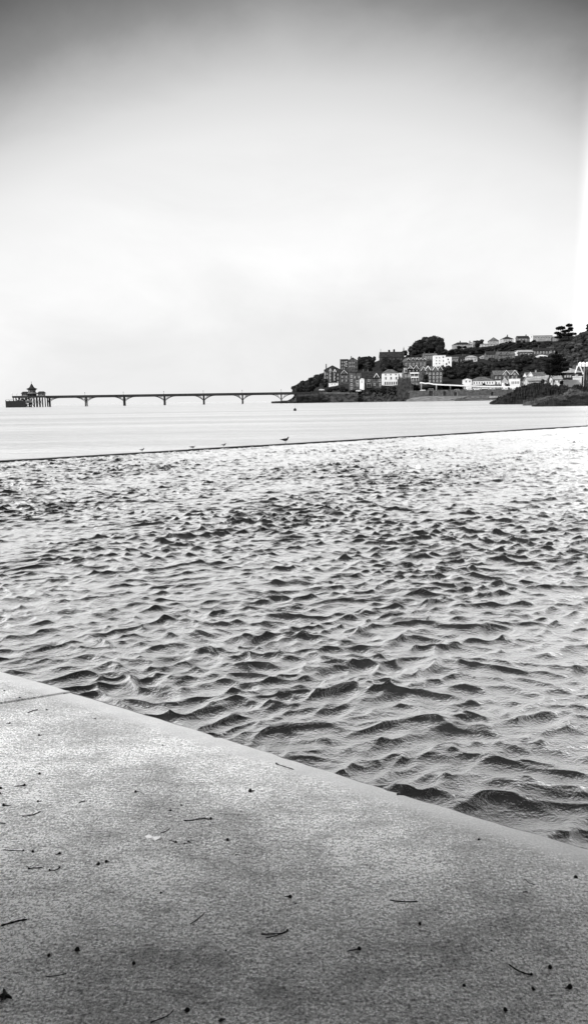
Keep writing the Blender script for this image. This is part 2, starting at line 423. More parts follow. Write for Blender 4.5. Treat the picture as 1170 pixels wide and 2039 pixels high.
# buoys
def buoy(px, py, Dz, rad, mats, label, zoff, flat):
    p = onz(px, py, Dz); t = thing('buoy', p, label, 'buoy')
    if flat:
        MB().lathe(0, 0, [(rad*.9, 0.0), (rad, rad*.35), (rad*.92, rad*.8), (rad*.75, rad*1.15), (rad*.45, rad*1.35), (.01, rad*1.4)], 14).build('float', mats[0], t, True)
        MB().lathe(0, 0, [(rad*.9, -rad*.5), (rad*1.03, -.01), (rad*1.03, rad*.3)], 14).build('waterline_band', mats[1], t, True)
    else:
        MB().lathe(0, 0, [(rad*math.sin(a_*3.1416/8)+.002, rad*(1-math.cos(a_*3.1416/8))-rad*.3) for a_ in range(9)], 12).build('float', mats[0], t, True)
        MB().bar((0, 0, rad*1.6), (0, 0, rad*2.0), rad*.15).build('ring', mats[1], t)
    return t
buoy(833, 935, LAKE_Z, .086, (MT['buoy_white'], MT['buoy_black']), 'small white buoy with a black underside floating in the choppy lake', 0, True)
buoy(587, 818, SEA_Z, .33, (MT['buoy_black'], MT['buoy_black']), 'round black buoy floating on the pale sea below the pier end', 0, False)

# ------------------------------------------------------------------ birds on the wall
def bird(px, label, length, face, dark, hd, low=False):
    ar_ = R(0)
    d = ray(px, 885); az_ = math.atan2(d.x, d.y)
    t_ = ray_line(az_, W0-wn*.16, wd)
    base = Vector((math.sin(az_)*t_, math.cos(az_)*t_, WALL_TOP+.004))
    T = thing('bird', base, label, 'bird', 'birds standing on the lake wall')
    T.rotation_euler = (0, 0, face)
    s = length
    # one continuous body: tail -> rump -> belly -> breast -> neck -> head
    path = [(-.50, .40, .012, .05), (-.38, .40, .030, .075), (-.22, .40, .085, .10), (-.05, .385, .135, .13), (.10, .39, .145, .135),
            (.22, .43, .12, .11), (.285, .50, .075, .07), (.31, .57, .058, .055), (.335, .625, .062, .06), (.37, .635, .05, .048), (.405, .62, .018, .018)]
    if low: path = [(x_, z_*(.62 if z_ > .41 else .8)+(.06 if z_ > .41 else 0), a_, b_) for x_, z_, a_, b_ in path]
    vs = []; n = 10
    for i, (x_, z_, hz_, wy) in enumerate(path):
        x2, z2 = path[min(i+1, len(path)-1)][:2]; x1, z1 = path[max(i-1, 0)][:2]
        d2 = Vector((x2-x1, 0, z2-z1)).normalized(); up = Vector((-d2.z, 0, d2.x))
        for j in range(n):
            a_ = 6.28318*j/n; p = Vector((x_, math.cos(a_)*wy, z_))+up*math.sin(a_)*hz_; vs.append(p*s)
    m_ = MB(); k = len(path)
    m_.add(vs, [(i*n+j, i*n+(j+1) % n, (i+1)*n+(j+1) % n, (i+1)*n+j) for i in range(k-1) for j in range(n)]+[tuple(range(n-1,-1,-1)), tuple(range((k-1)*n, k*n))])
    m_.build('body', dark, T, True)
    hz = path[9][1]
    MB().bar((.39*s, 0, hz*s), (.50*s, 0, (hz-.035)*s), .020*s, 6, .004*s).build('bill', MT['bill'], T)
    for sy in (-1, 1):
        wv = [(.20, .105, .45), (.02, .150, .47), (-.25, .105, .43), (-.58, .025, .41), (-.25, .115, .36), (.02, .152, .36), (.17, .115, .38)]
        mw_ = MB(); a3 = [Vector((x_, sy*y_, z_-(.05 if low else 0)))*s for x_, y_, z_ in wv]; b3 = [v+Vector((0, sy*.018*s, 0)) for v in a3]; q = len(a3)
        mw_.add(a3+b3, [tuple(range(q)), tuple(range(2*q-1, q-1, -1))]+[(i, q+i, q+(i+1) % q, (i+1) % q) for i in range(q)])
        mw_.build('wing', hd, T)
        lg = MB(); x_ = .03 if sy < 0 else .07
        lg.tube([(x_*s, sy*.05*s, .30*s), ((x_+.02)*s, sy*.05*s, .16*s), (x_*s, sy*.05*s, .004*s)], [.016*s, .012*s, .012*s], 5)
        for a_ in (-.5, 0, .5): lg.bar((x_*s, sy*.05*s, .008*s), ((x_+.09*math.cos(a_))*s, (sy*.05+.09*math.sin(a_))*s, .006*s), .010*s, 4, .005*s)
        lg.build('leg', MT['bill'], T)
    return T
bird(567, 'largest gull on the lake wall, dark bodied with its head raised to the right', .40, R(8), MT['feather_dark'], MT['feather_dark'], False)
bird(445, 'small bird on the wall nearest to the large gull, head up to the right', .23, R(20), MT['feather_dark'], MT['feather_pale'], False)
bird(383, 'small low crouched bird with a pale back, middle one of the three small birds', .25, R(5), MT['feather_pale'], MT['feather_dark'], True)
bird(282, 'small bird farthest from the large gull on the left stretch of lake wall', .21, R(15), MT['feather_dark'], MT['feather_pale'], False)

# ------------------------------------------------------------------ pier
PD = 594.0; PXM = F/PD
def pX(px): return at(px, 800, PD).x
def pZ(px, py): return at(px, py, PD).z
x_l, x_r = pX(96), pX(620)
DECK_T = pZ(300, 784.3+.6); DECK_B = pZ(300, 789.3)
DT, DB = DECK_T, DECK_B
pier = thing('pier', (0, PD, SEA_Z), 'long dark iron pier on slender arched legs reaching out from the headland', 'pier')
def PP(z): return z-SEA_Z
MB().box(x_l-.5, x_r+6, -3.0, 3.0, PP(DB)+.35, PP(DB)+1.1).build('deck', MT['deck'], pier)
for sy in (-1, 1):
    m_ = MB(); m_.box(x_l-.5, x_r+6, sy*3.0-.12, sy*3.0+.12, PP(DT)-.12, PP(DT))
    m_.box(x_l-.5, x_r+6, sy*3.0-.05, sy*3.0+.05, PP(DB)+1.1, PP(DT)-.12)
    m_.build('parapet', MT['iron'], pier)
    MB().box(x_l-.5, x_r, sy*2.6-.15, sy*2.6+.15, PP(DB)-.25, PP(DB)+.35).build('girder', MT['iron'], pier)
TREST = [172, 248, 328, 406, 483, 560]
legbot = PP(SEA_Z)-2
def archrib(m_, x0, side, y, zsp, zt, run):
    pts_ = []
    for i in range(9):
        t = i/8; a_ = t*math.pi/2
        pts_.append((x0+side*run*t, y, zsp+(zt-zsp)*(1-(1-t)**2)))
    m_.tube(pts_, [.19]*9, 5)
    for t in (.14, .3, .46, .62):       # radiating struts up to the girder
        px_ = x0+side*run*t; pz_ = zsp+(zt-zsp)*(1-(1-t)**2)
        m_.bar((px_, y, pz_), (px_+side*(zt-pz_)*.55, y, zt), .13, 5)
for tx in TREST + [97]:
    x0 = pX(tx); tr = link('trestle', None, pier); tr.location = (x0, 0, 0)
    for sy in (-1, 1):
        m_ = MB()
        for dx in (-.45, .45):
            m_.bar((dx*.35, sy*2.4, legbot), (dx*.35, sy*2.0, PP(DB)+.3), .34, 8)
        m_.box(-.48, .48, sy*2.2-.2, sy*2.2+.2, 3.4, 3.8)
        m_.build('leg', MT['iron'], tr)
        for side in ((-1, 1) if tx != 97 else (1,)):
            m2 = MB(); archrib(m2, side*.4, side, sy*2.6, PP(pZ(tx, interp([(97, 799.5), (560, 795)], tx))), PP(DB)-.1, 7.6)
            m2.build('arch_rib', MT['iron'], tr)
    m_ = MB(); m_.bar((0, -2.2, 2.0), (0, 2.1, 6.5), .1, 5); m_.bar((0, 2.2, 2.0), (0, -2.1, 6.5), .1, 5); m_.bar((0, -2.2, 3), (0, 2.2, 3), .12, 5)
    m_.build('cross_brace', MT['iron'], tr)
# lamp posts on the deck, one by each trestle
for i, tx in enumerate(TREST):
    nm = ['first', 'second', 'third', 'fourth', 'fifth', 'sixth'][i]
    lt = thing('street_lamp', (pX(tx), PD-2.6, DT), f'thin lamp post on the pier deck above the {nm} trestle from the pierhead', 'street lamp', 'lamp posts along the pier')
    MB().bar((0, 0, -.6), (0, 0, 1.5), .14, 6, .08).build('post', MT['iron'], lt)
    MB().lathe(0, 0, [(.08, 1.5), (.26, 1.6), (.30, 1.95), (.1, 2.2), (.02, 2.3)], 8).build('lantern', MT['iron_pale'], lt)
# pierhead
hx0, hx1 = pX(32), pX(96)
MB().box(hx0, hx1, -7, 7, PP(pZ(60, 792)), PP(pZ(60, 790.2))).build('pierhead_deck', MT['deck'], pier)
m_ = MB(); zt_ = PP(pZ(60, 788.2)); zb_ = PP(pZ(60, 790.2))
for y_ in (-7, 7):
    m_.box(hx0, hx1, y_-.06, y_+.06, zt_-.15, zt_); m_.box(hx0, hx1, y_-.04, y_+.04, zb_+.02, zb_+.5)
    for i in range(60): xx = lerp(hx0, hx1, i/59); m_.box(xx-.06, xx+.06, y_-.05, y_+.05, zb_, zt_-.1)
m_.box(hx0-.06, hx0+.06, -7, 7, zb_, zt_)
m_.build('pierhead_railing', MT['iron'], pier)
zdb = PP(pZ(60, 792))
for px in (33, 38, 46, 54, 68, 74, 80, 85.5, 90.5, 95.5):
    for y_ in (-6, 0, 6):
        MB().bar((pX(px), y_, legbot), (pX(px), y_, zdb), .42 if px > 60 else .34, 8).build('pile', MT['iron'], pier)
for a_, b_ in ((68, 74), (74, 80)):
    for y_ in (-6, 6):
        m_ = MB(); m_.bar((pX(a_), y_, 1.2), (pX(b_), y_, zdb-.5), .12, 5); m_.bar((pX(b_), y_, 1.2), (pX(a_), y_, zdb-.5), .12, 5)
        m_.build('brace', MT['iron'], pier)
# landing stage: dense stack of lower decks and fenders
lx0, lx1 = pX(20.5), pX(66); zt_ = PP(pZ(40, 798.2))
m_ = MB()
for z_ in (zt_-.45, zt_*.66, zt_*.36, .25): m_.box(lx0, lx1, -8.5, -3.0, z_, z_+.35)
m_.build('landing_stage', MT['iron'], pier)
for i in range(30):
    xx = lerp(lx0, lx1-3, i/29); MB().box(xx-.24, xx+.24, -8.9, -8.5, -1.5, zt_+(.6 if i % 6 == 0 else .0)).build('fender', MT['iron'], pier)
for i in range(12):
    xx = lerp(lx0, lx1, i/11.5); MB().box(xx-.2, xx+.2, -3.0, -2.6, -1.5, zt_).build('fender', MT['iron'], pier)
m_ = MB()
for k in range(5):
    a_ = lerp(lx0+6, lx1+1, k/5); m_.bar((a_, -5, 0.4), (a_+3.4, -5, zt_+2.6), .25, 5); m_.bar((a_+3.4, -4, 0.4), (a_, -4, zt_+2.6), .22, 5)
m_.bar((pX(52), -6, zt_), (pX(66), -6, zdb), .5, 6)
m_.build('stair', MT['iron'], pier)
m_ = MB()
for px in (20.8, 25, 31, 37): m_.bar((pX(px), -8.2, zt_), (pX(px), -8.2, zt_+1.3), .07, 5)
m_.bar((pX(20.8), -8.2, zt_+1.2), (pX(37), -8.2, zt_+1.2), .06, 5)
m_.build('stage_railing', MT['iron'], pier)
HD = pZ(60, 790.2)
for px, nm in ((31.8, 'lamp post at the outer corner of the pierhead'), (41, 'lamp post on the pierhead between the corner and the left kiosk')):
    lt = thing('street_lamp', (pX(px), PD-6.4, HD), nm, 'street lamp', 'lamp posts along the pier')
    MB().bar((0, 0, 0), (0, 0, 2.6), .1, 6, .07).build('post', MT['iron_pale'], lt)
    MB().lathe(0, 0, [(.08, 2.6), (.3, 2.75), (.34, 3.2), (.1, 3.5)], 8).build('lantern', MT['white'], lt)
# central pavilion with pagoda roof
cx = pX(65.5); Z = lambda py: pZ(65, py)-HD
pv = thing('pavilion', (cx, PD, HD), 'domed pagoda roofed pavilion with a spire in the middle of the pierhead', 'pavilion')
m_ = MB(); m_.lathe(0, 0, [(3.1, 0), (3.1, Z(784))], 8, rot=.39); 
m_.build('wall', MT['stone_dark'], pv)
for i in range(8):
    a_ = i*.7854+.39; MB().bar((3.15*math.cos(a_), 3.15*math.sin(a_), 0), (3.15*math.cos(a_), 3.15*math.sin(a_), Z(784)), .14, 5).build('post', MT['iron_pale'], pv)
MB().lathe(0, 0, [(4.7, Z(784.3)), (4.75, Z(783.8)), (3.9, Z(782.8)), (3.1, Z(781.3)), (2.9, Z(781))], 8, rot=.39).build('lower_roof', MT['iron_pale'], pv)
MB().lathe(0, 0, [(2.75, Z(782)), (2.8, Z(779)), (3.1, Z(776))], 8, rot=.39).build('lantern_storey', MT['stone_mid'], pv)
for i in range(8):
    a_ = i*.7854; q = MB().box(-.55, .55, -.06, .06, Z(781), Z(777.3)).build('window', MT['glass'], pv); q.location = (math.cos(a_)*2.72, math.sin(a_)*2.72, 0); q.rotation_euler = (0, 0, a_+math.pi/2)
rf = MB().lathe(0, 0, [(2.9, Z(776.6)), (4.15, Z(774.6)), (4.2, Z(774.1)), (3.1, Z(773.2)), (2.1, Z(772)), (1.4, Z(769.8)), (1.15, Z(768)), (.9, Z(767)), (.65, Z(765.6)), (.2, Z(764)), (.1, Z(763.6))], 8, rot=.39).build('roof', MT['slate'], pv)
MB().bar((0, 0, Z(764)), (0, 0, Z(758.8)), .1, 5, .06).build('spire', MT['iron'], rf)
MB().lathe(0, 0, [(.05, Z(762.4)), (.26, Z(761.9)), (.05, Z(761.2))], 6).build('finial', MT['iron'], rf)
# kiosks either side
for px0, px1, lab in ((45.5, 59, 'low hipped kiosk on the outer side of the pagoda pavilion'), (77.5, 92, 'low hipped kiosk on the shoreward side of the pagoda pavilion')):
    xc = (pX(px0)+pX(px1))/2; wd_ = pX(px1)-pX(px0)
    k_ = thing('kiosk', (xc, PD-.5, HD), lab, 'kiosk', 'kiosks on the pierhead')
    MB().box(-wd_/2+.5, wd_/2-.5, -1.7, 1.7, 0, Z(783.4)).build('wall', MT['render_grey'], k_)
    for dx in (-1, 0, 1):
        MB().bar((dx*(wd_/2-.25), -2.1, 0), (dx*(wd_/2-.25), -2.1, Z(783.4)), .09, 5).build('post', MT['iron'], k_)
    for dx in (-.28, .28): MB().box(wd_*dx-.5, wd_*dx+.5, -1.78, -1.7, Z(787.3), Z(784.4)).build('window', MT['glass'], k_)
    MB().frus(0, 0, Z(783.5), Z(779.6), wd_+.2, 5.2, wd_*.62, 1.2).build('roof', MT['slate'], k_)

# ------------------------------------------------------------------ hill terrain
YC = [(540, 800), (575, 797), (590, 786), (600, 778), (640, 758), (680, 742), (712, 728), (760, 716), (800, 712), (850, 700), (900, 699), (950, 690), (1000, 684), (1050, 681), (1100, 679), (1170, 672), (1300, 660), (1500, 640), (1700, 640)]
Y0P = [(540, 803), (578, 799), (586, 784), (720, 782), (800, 779), (840, 772), (870, 768), (1000, 766), (1700, 764)]
def Dof(x, y):
    y0, yc = interp(Y0P, x), interp(YC, x); t = (y0-y)/max(y0-yc, .5); return 622+260*min(max(t, 0), 1)
m_ = MB(); xs = [540+i*8 for i in range(146)]; nt_ = 26; rr_ = random.Random(5)
vs = []
for x_ in xs:
    y0, yc = interp(Y0P, x_), interp(YC, x_)
    for k in range(nt_+5):
        if k <= nt_:
            t = k/nt_; p = at(x_, lerp(y0, yc, t)+(rr_.uniform(-.8, .8) if k else 0), 622+260*t)
        else:
            p = at(x_, yc, 882); e_ = (k-nt_)/4; p = Vector((p.x*(1+.3*e_), 882+260*e_, max(SEA_Z-1, p.z*(1-e_)-2*e_)))
        vs.append(p)
nk = nt_+5
m_.add(vs, [(i*nk+k, (i+1)*nk+k, (i+1)*nk+k+1, i*nk+k+1) for i in range(len(xs)-1) for k in range(nk-1)])
setup_struct(m_.build('hill', MT['grass'], None, True))

# cliff and rocky foot below the houses (x 570..850)
def rockface(name, toppts, botpts, D, depth, mat, rows=10, step=2.0, amp=1.6, seed=1, back=8.0):
    rg = random.Random(seed); m_ = MB(); vs = []; xs_ = []; x_ = toppts[0][0]
    while x_ <= toppts[-1][0]: xs_.append(x_); x_ += step
    for i, x_ in enumerate(xs_):
        yt, yb = interp(toppts, x_), interp(botpts, x_)
        for k in range(rows+1):
            t = k/rows; y_ = lerp(yb, yt, t); Dk = D-depth*(1-t)**1.6
            p = at(x_, y_, Dk)
            j = amp if 0 < k < rows else amp*.25
            p += Vector((rg.uniform(-j, j)*.5, rg.uniform(-j, j), rg.uniform(-j, j)*.35))
            if k == 0: p.z = SEA_Z-.5
            vs.append(p)
        p = at(x_, interp(toppts, x_), D); vs.append(Vector((p.x, D+back, p.z+.1)))
        vs.append(Vector((p.x, D+back, SEA_Z-2)))
    nk = rows+3
    m_.add(vs, [(i*nk+k, (i+1)*nk+k, (i+1)*nk+k+1, i*nk+k+1) for i in range(len(xs_)-1) for k in range(nk-1)])
    return setup_struct(m_.build(name, mat))
rockface('cliff', [(571, 800.5), (578, 797), (585, 794), (589, 786), (592, 783.5), (715, 783.2), (722, 778), (745, 779), (770, 781), (800, 780), (830, 777), (842, 778), (852, 786), (858, 796)],
         [(571, 801.6), (590, 801.8), (700, 801.4), (800, 800), (858, 799)], 618, 16, MT['cliff'], 10, 2.0, 1.5, 4, 10)

def wall_thing(label, pa, pb, ytop_a, ytop_b, D, h, th, mat, name='sea_wall', cat='wall'):
    a = at(pa, ytop_a, D); b_ = at(pb, ytop_b, D); T = thing(name, (a.x, D, 0), label, cat)
    return T, a, b_
# parapet of the pier approach: thin light line
T, a, b_ = wall_thing('thin pale parapet wall along the top of the cliff at the pier end', 590, 712, 781.6, 782.0, 600, 1, .5, None, 'parapet_wall')
m_ = MB(); m_.add([(0, 0, a.z-.55), (b_.x-a.x, 0, b_.z-.55), (b_.x-a.x, .5, b_.z-.55), (0, .5, a.z-.55), (0, 0, a.z), (b_.x-a.x, 0, b_.z), (b_.x-a.x, .5, b_.z), (0, .5, a.z)], [(0,3,2,1),(4,5,6,7),(0,1,5,4),(1,2,6,5),(2,3,7,6),(3,0,4,7)])
m_.build('coping', MT['stone_mid'], T)
m_ = MB(); m_.add([(0, .1, -1), (b_.x-a.x, .1, -1), (b_.x-a.x, 9, -1), (0, 9, -1), (0, .1, a.z-.55), (b_.x-a.x, .1, b_.z-.55), (b_.x-a.x, 9, b_.z-.55), (0, 9, a.z-.55)], [(0,3,2,1),(4,5,6,7),(0,1,5,4),(1,2,6,5),(2,3,7,6),(3,0,4,7)])
m_.build('retaining_wall', MT['cliff'], T)
# dark square stone tower block built up from the cliff (x 793..818)
T = thing('stone_bastion', at(806, 780, 607), 'dark square stone bastion rising from the cliff beside the white hip roofed house', 'bastion')
o0 = at(806, 780, 607)
def relz(px, py, D, T): return at(px, py, D).z-T.location.z
hw = 12.5/F*607
m_ = MB(); m_.box(-hw, hw*.9, 0, 9, relz(806, 795, 607, T), relz(806, 754.5, 607, T)); m_.box(hw*.1, hw*1.25, -1.2, 6, relz(806, 795, 607, T), relz(806, 764, 607, T))
m_.build('wall', MT['stone_dark'], T)
m_ = MB()
for i in range(8): m_.box(-hw+i*hw*.24, -hw+i*hw*.24+.7, -.15, .5, relz(806, 754.4, 607, T), relz(806, 752.8, 607, T))
m_.build('battlement', MT['stone_dark'], T)
for dx, py in ((-.5, 762), (.25, 760), (-.2, 771)): MB().box(hw*dx-.3, hw*dx+.3, -.12, .0, relz(806, py+2, 607, T), relz(806, py-1.5, 607, T)).build('window', MT['glass'], T)

# esplanade: retaining wall with arches, terrace, raised balustrade on posts
ED = 598
wz_top = [(812, 776), (850, 774), (900, 777), (1060, 779)]
T = thing('sea_wall', at(815, 790, ED), 'grey stone esplanade wall with three arched openings above the beach', 'wall')
ox, oz = T.location.x, T.location.z
pts_top = [at(x_, interp(wz_top, x_), ED) for x_ in range(815, 1081, 5)]
zt_e = sum(p.z for p in pts_top)/len(pts_top)
arches = [(857, 3.0, 5.6), (884.5, 2.6, 3.8), (906, 2.4, 3.0), (979, 2.2, 3.0)]
ex0, ex1 = at(815, 790, ED).x, at(1080, 790, ED).x
zg = at(900, 788.5, ED).z
m_ = MB(); cur = ex0
for ax, aw, ah in arches:
    xc = at(ax, 785, ED).x
    m_.box(cur-ox, xc-aw/2-ox, 0, 1.2, -12, zt_e-oz)
    n_ = 6; prev = None
    for i in range(n_):           # arched head in thin vertical slices
        xa, xb = xc-aw/2+aw*i/n_, xc-aw/2+aw*(i+1)/n_; u_ = abs((xa+xb)/2-xc)/(aw/2)
        zh = zg+ah-aw*.5*(1-math.sqrt(max(0, 1-u_*u_)))
        m_.box(xa-ox, xb-ox, .002, 1.198, zh-oz, zt_e-oz-.002)
    cur = xc+aw/2
m_.box(cur-ox, ex1-ox, 0, 1.2, -12, zt_e-oz)
m_.build('wall', MT['wallstone'], T)
MB().box(ex0-ox, ex1-ox, -.15, 1.35, zt_e-oz, zt_e-oz+.35).build('coping', MT['stone_mid'], T)
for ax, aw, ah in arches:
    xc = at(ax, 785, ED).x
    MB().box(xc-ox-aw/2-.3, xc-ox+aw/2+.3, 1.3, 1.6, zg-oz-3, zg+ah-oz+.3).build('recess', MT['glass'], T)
    m2 = MB()
    for sx in (-1, 1): m2.box(xc-ox+sx*(aw/2+.25)-.25, xc-ox+sx*(aw/2+.25)+.25, -.12, .0, zg-oz-2, zg+ah-oz)
    m2.box(xc-ox-aw/2-.5, xc-ox+aw/2+.5, -.13, .0, zg+ah-oz+.002, zg+ah-oz+.5)
    m2.build('arch_surround', MT['stone_mid'], T)
setup_struct(MB().box(ex0, ex1+60, ED+1.2, 624, zt_e-1, zt_e-.12).build('esplanade_road', MT['wallstone']))
# raised white balustrade
BAL = [(835, 762.5), (838, 761.8), (846, 763.5), (853, 763), (862, 765), (880, 766.2), (900, 767), (920, 768), (940, 768.5), (960, 769.3), (990, 770), (1046, 770)]
T = thing('balustrade', at(835, 762, 612), 'long bright white balustrade carried on posts above the esplanade wall', 'balustrade'); ox, oz = T.location.x, T.location.z
m_ = MB()
for (xa, ya), (xb, yb) in zip(BAL, BAL[1:]):
    A, B = at(xa, ya, 612), at(xb, yb, 612); h_ = .95
    m_.add([(A.x-ox, 0, A.z-oz-h_/2), (B.x-ox, 0, B.z-oz-h_/2), (B.x-ox, .5, B.z-oz-h_/2), (A.x-ox, .5, A.z-oz-h_/2), (A.x-ox, 0, A.z-oz+h_/2), (B.x-ox, 0, B.z-oz+h_/2), (B.x-ox, .5, B.z-oz+h_/2), (A.x-ox, .5, A.z-oz+h_/2)], [(0,3,2,1),(4,5,6,7),(0,1,5,4),(1,2,6,5),(2,3,7,6),(3,0,4,7)])
m_.build('rail', MT['trim'], T)
for px in (838, 868, 896, 925, 957, 972, 999, 1030):
    p = at(px, interp(BAL, px), 612); MB().box(p.x-ox-.45, p.x-ox+.45, .05, .45, zt_e-oz-.1, p.z-oz-.5).build('post', MT['render_grey'] if px not in (925, 896) else MT['stone_mid'], T)
A, B = at(835, 762, 612), at(1046, 770, 612)
MB().box(A.x-ox, B.x-ox, .6, 8.5, -8.0, B.z-oz-1.2).build('back_wall', MT['stone_dark'], T)

# beach and slipway
m_ = MB(); nx, ny = 90, 8; vs = []; rg = random.Random(8)
for i in range(nx+1):
    x_ = lerp(808, 1085, i/nx)
    for j in range(ny+1):
        t = j/ny; yb = interp([(808, 800), (840, 799.3), (900, 798.6), (1085, 797.6)], x_); yt = interp([(808, 796), (825, 791), (850, 788.5), (1000, 787.6), (1085, 787)], x_)
        D_ = lerp(560, ED+.5, t); p = at(x_, lerp(yb, yt, t)+rg.uniform(-.3, .3)*(0 < j < ny), D_)
        if j == 0: p.z = SEA_Z-.4
        vs.append(p)
m_.add(vs, [(i*(ny+1)+j, (i+1)*(ny+1)+j, (i+1)*(ny+1)+j+1, i*(ny+1)+j+1) for i in range(nx) for j in range(ny)])
setup_struct(m_.build('beach', MT['beach'], None, True))
def strip(name, a, b_, D0_, D1_, wpx, mat, h=.8):
    A = at(a[0], a[1], D0_); B = at(b_[0], b_[1], D1_); m_ = MB(); q = wpx
    m_.add([A+Vector((0, 0, -h)), B+Vector((0, 0, -h)), B+Vector((0, q, -h)), A+Vector((0, q, -h)), A, B, B+Vector((0, q, 0)), A+Vector((0, q, 0))], [(0,3,2,1),(4,5,6,7),(0,1,5,4),(1,2,6,5),(2,3,7,6),(3,0,4,7)])
    return setup_struct(m_.build(name, mat))
strip('slipway', (886, 798), (932, 789.2), 566, 572, 4, MT['stone_mid'], 1.2)
strip('slipway', (932, 789.2), (1000, 788.6), 572, 576, 4, MT['stone_mid'], 1.2)
strip('tide_line', (905, 796.6), (975, 795.6), 562, 563, 1.5, MT['rock'], .8)
strip('wet_sand', (975, 790.2), (1002, 789.6), 568, 570, 3, MT['white'], .3)

# rocks in front on the right
def ridge(name, crest, D, front, backd, mat, rough, seed, step=1.5, zb=SEA_Z-.4, rows=14, flatb=None):
    rg = random.Random(seed); from mathutils import noise as mn
    m_ = MB(); vs = []; xs_ = []; x_ = crest[0][0]
    while x_ <= crest[-1][0]: xs_.append(x_); x_ += step
    for x_ in xs_:
        c = at(x_, interp(crest, x_)+rg.choice((-1, 0, 0, 1))*rg.uniform(.3, 1.5)*min(rough, 1.3), D)
        for k in range(rows+1):
            t = k/rows
            if t < .7: u_ = t/.7; y_ = D-front*(1-u_); z_ = lerp(zb, c.z, u_**.75)
            else: u_ = (t-.7)/.3; y_ = D+backd*u_; z_ = lerp(c.z, zb if flatb is None else min(c.z, flatb), u_**1.6)
            X_ = c.x*y_/D
            nv = mn.fractal(Vector((X_*.16+seed, y_*.35, z_*.5)), .75, 2.2, 6)*1.3 - abs(mn.noise(Vector((X_*.45+seed, y_*.8, z_*.9))))*.6
            hgt = max(c.z-zb, .3)
            z_ += nv*rough*min(1, hgt/3)*(1 if 0 < k < rows else 0)
            vs.append((X_+rg.uniform(-.15, .15), y_+rg.uniform(-.3, .3)*rough*(0 < k < rows), z_))
    nk = rows+1
    m_.add(vs, [(i*nk+k, (i+1)*nk+k, (i+1)*nk+k+1, i*nk+k+1) for i in range(len(xs_)-1) for k in range(nk-1)])
    return setup_struct(m_.build(name, mat))
ridge('headland_rock', [(974, 803.5), (982, 800), (990, 796), (1000, 789), (1010, 784), (1018, 783), (1030, 774), (1046, 771), (1055, 766), (1062, 765), (1085, 765), (1110, 768), (1140, 770), (1170, 771), (1300, 771)], 262, 26, 60, MT['rock'], 1.5, 3, .7, flatb=8, rows=26)
ridge('headland_turf', [(1040, 800), (1060, 795), (1085, 790), (1105, 787.5), (1130, 787), (1150, 783), (1175, 780), (1300, 776)], 212, 14, 40, MT['turf'], .8, 9, .8, rows=20)
ridge('headland_rock', [(1058, 808), (1066, 803.5), (1075, 799), (1090, 796.5), (1102, 793.5), (1112, 794.5), (1122, 794), (1135, 799), (1150, 799), (1170, 796), (1200, 795), (1300, 795)], 182, 8, 10, MT['rock'], .9, 14, .7, rows=20)
ridge('headland_rock', [(1128, 792), (1140, 787), (1150, 786), (1160, 789), (1175, 785), (1300, 780)], 196, 4, 10, MT['rock'], .5, 21, 1.0)
ridge('headland_turf', [(1120, 782), (1132, 774), (1142, 772), (1152, 776), (1165, 780), (1180, 783)], 240, 5, 8, MT['rock_pale'], .6, 31, 1.0)

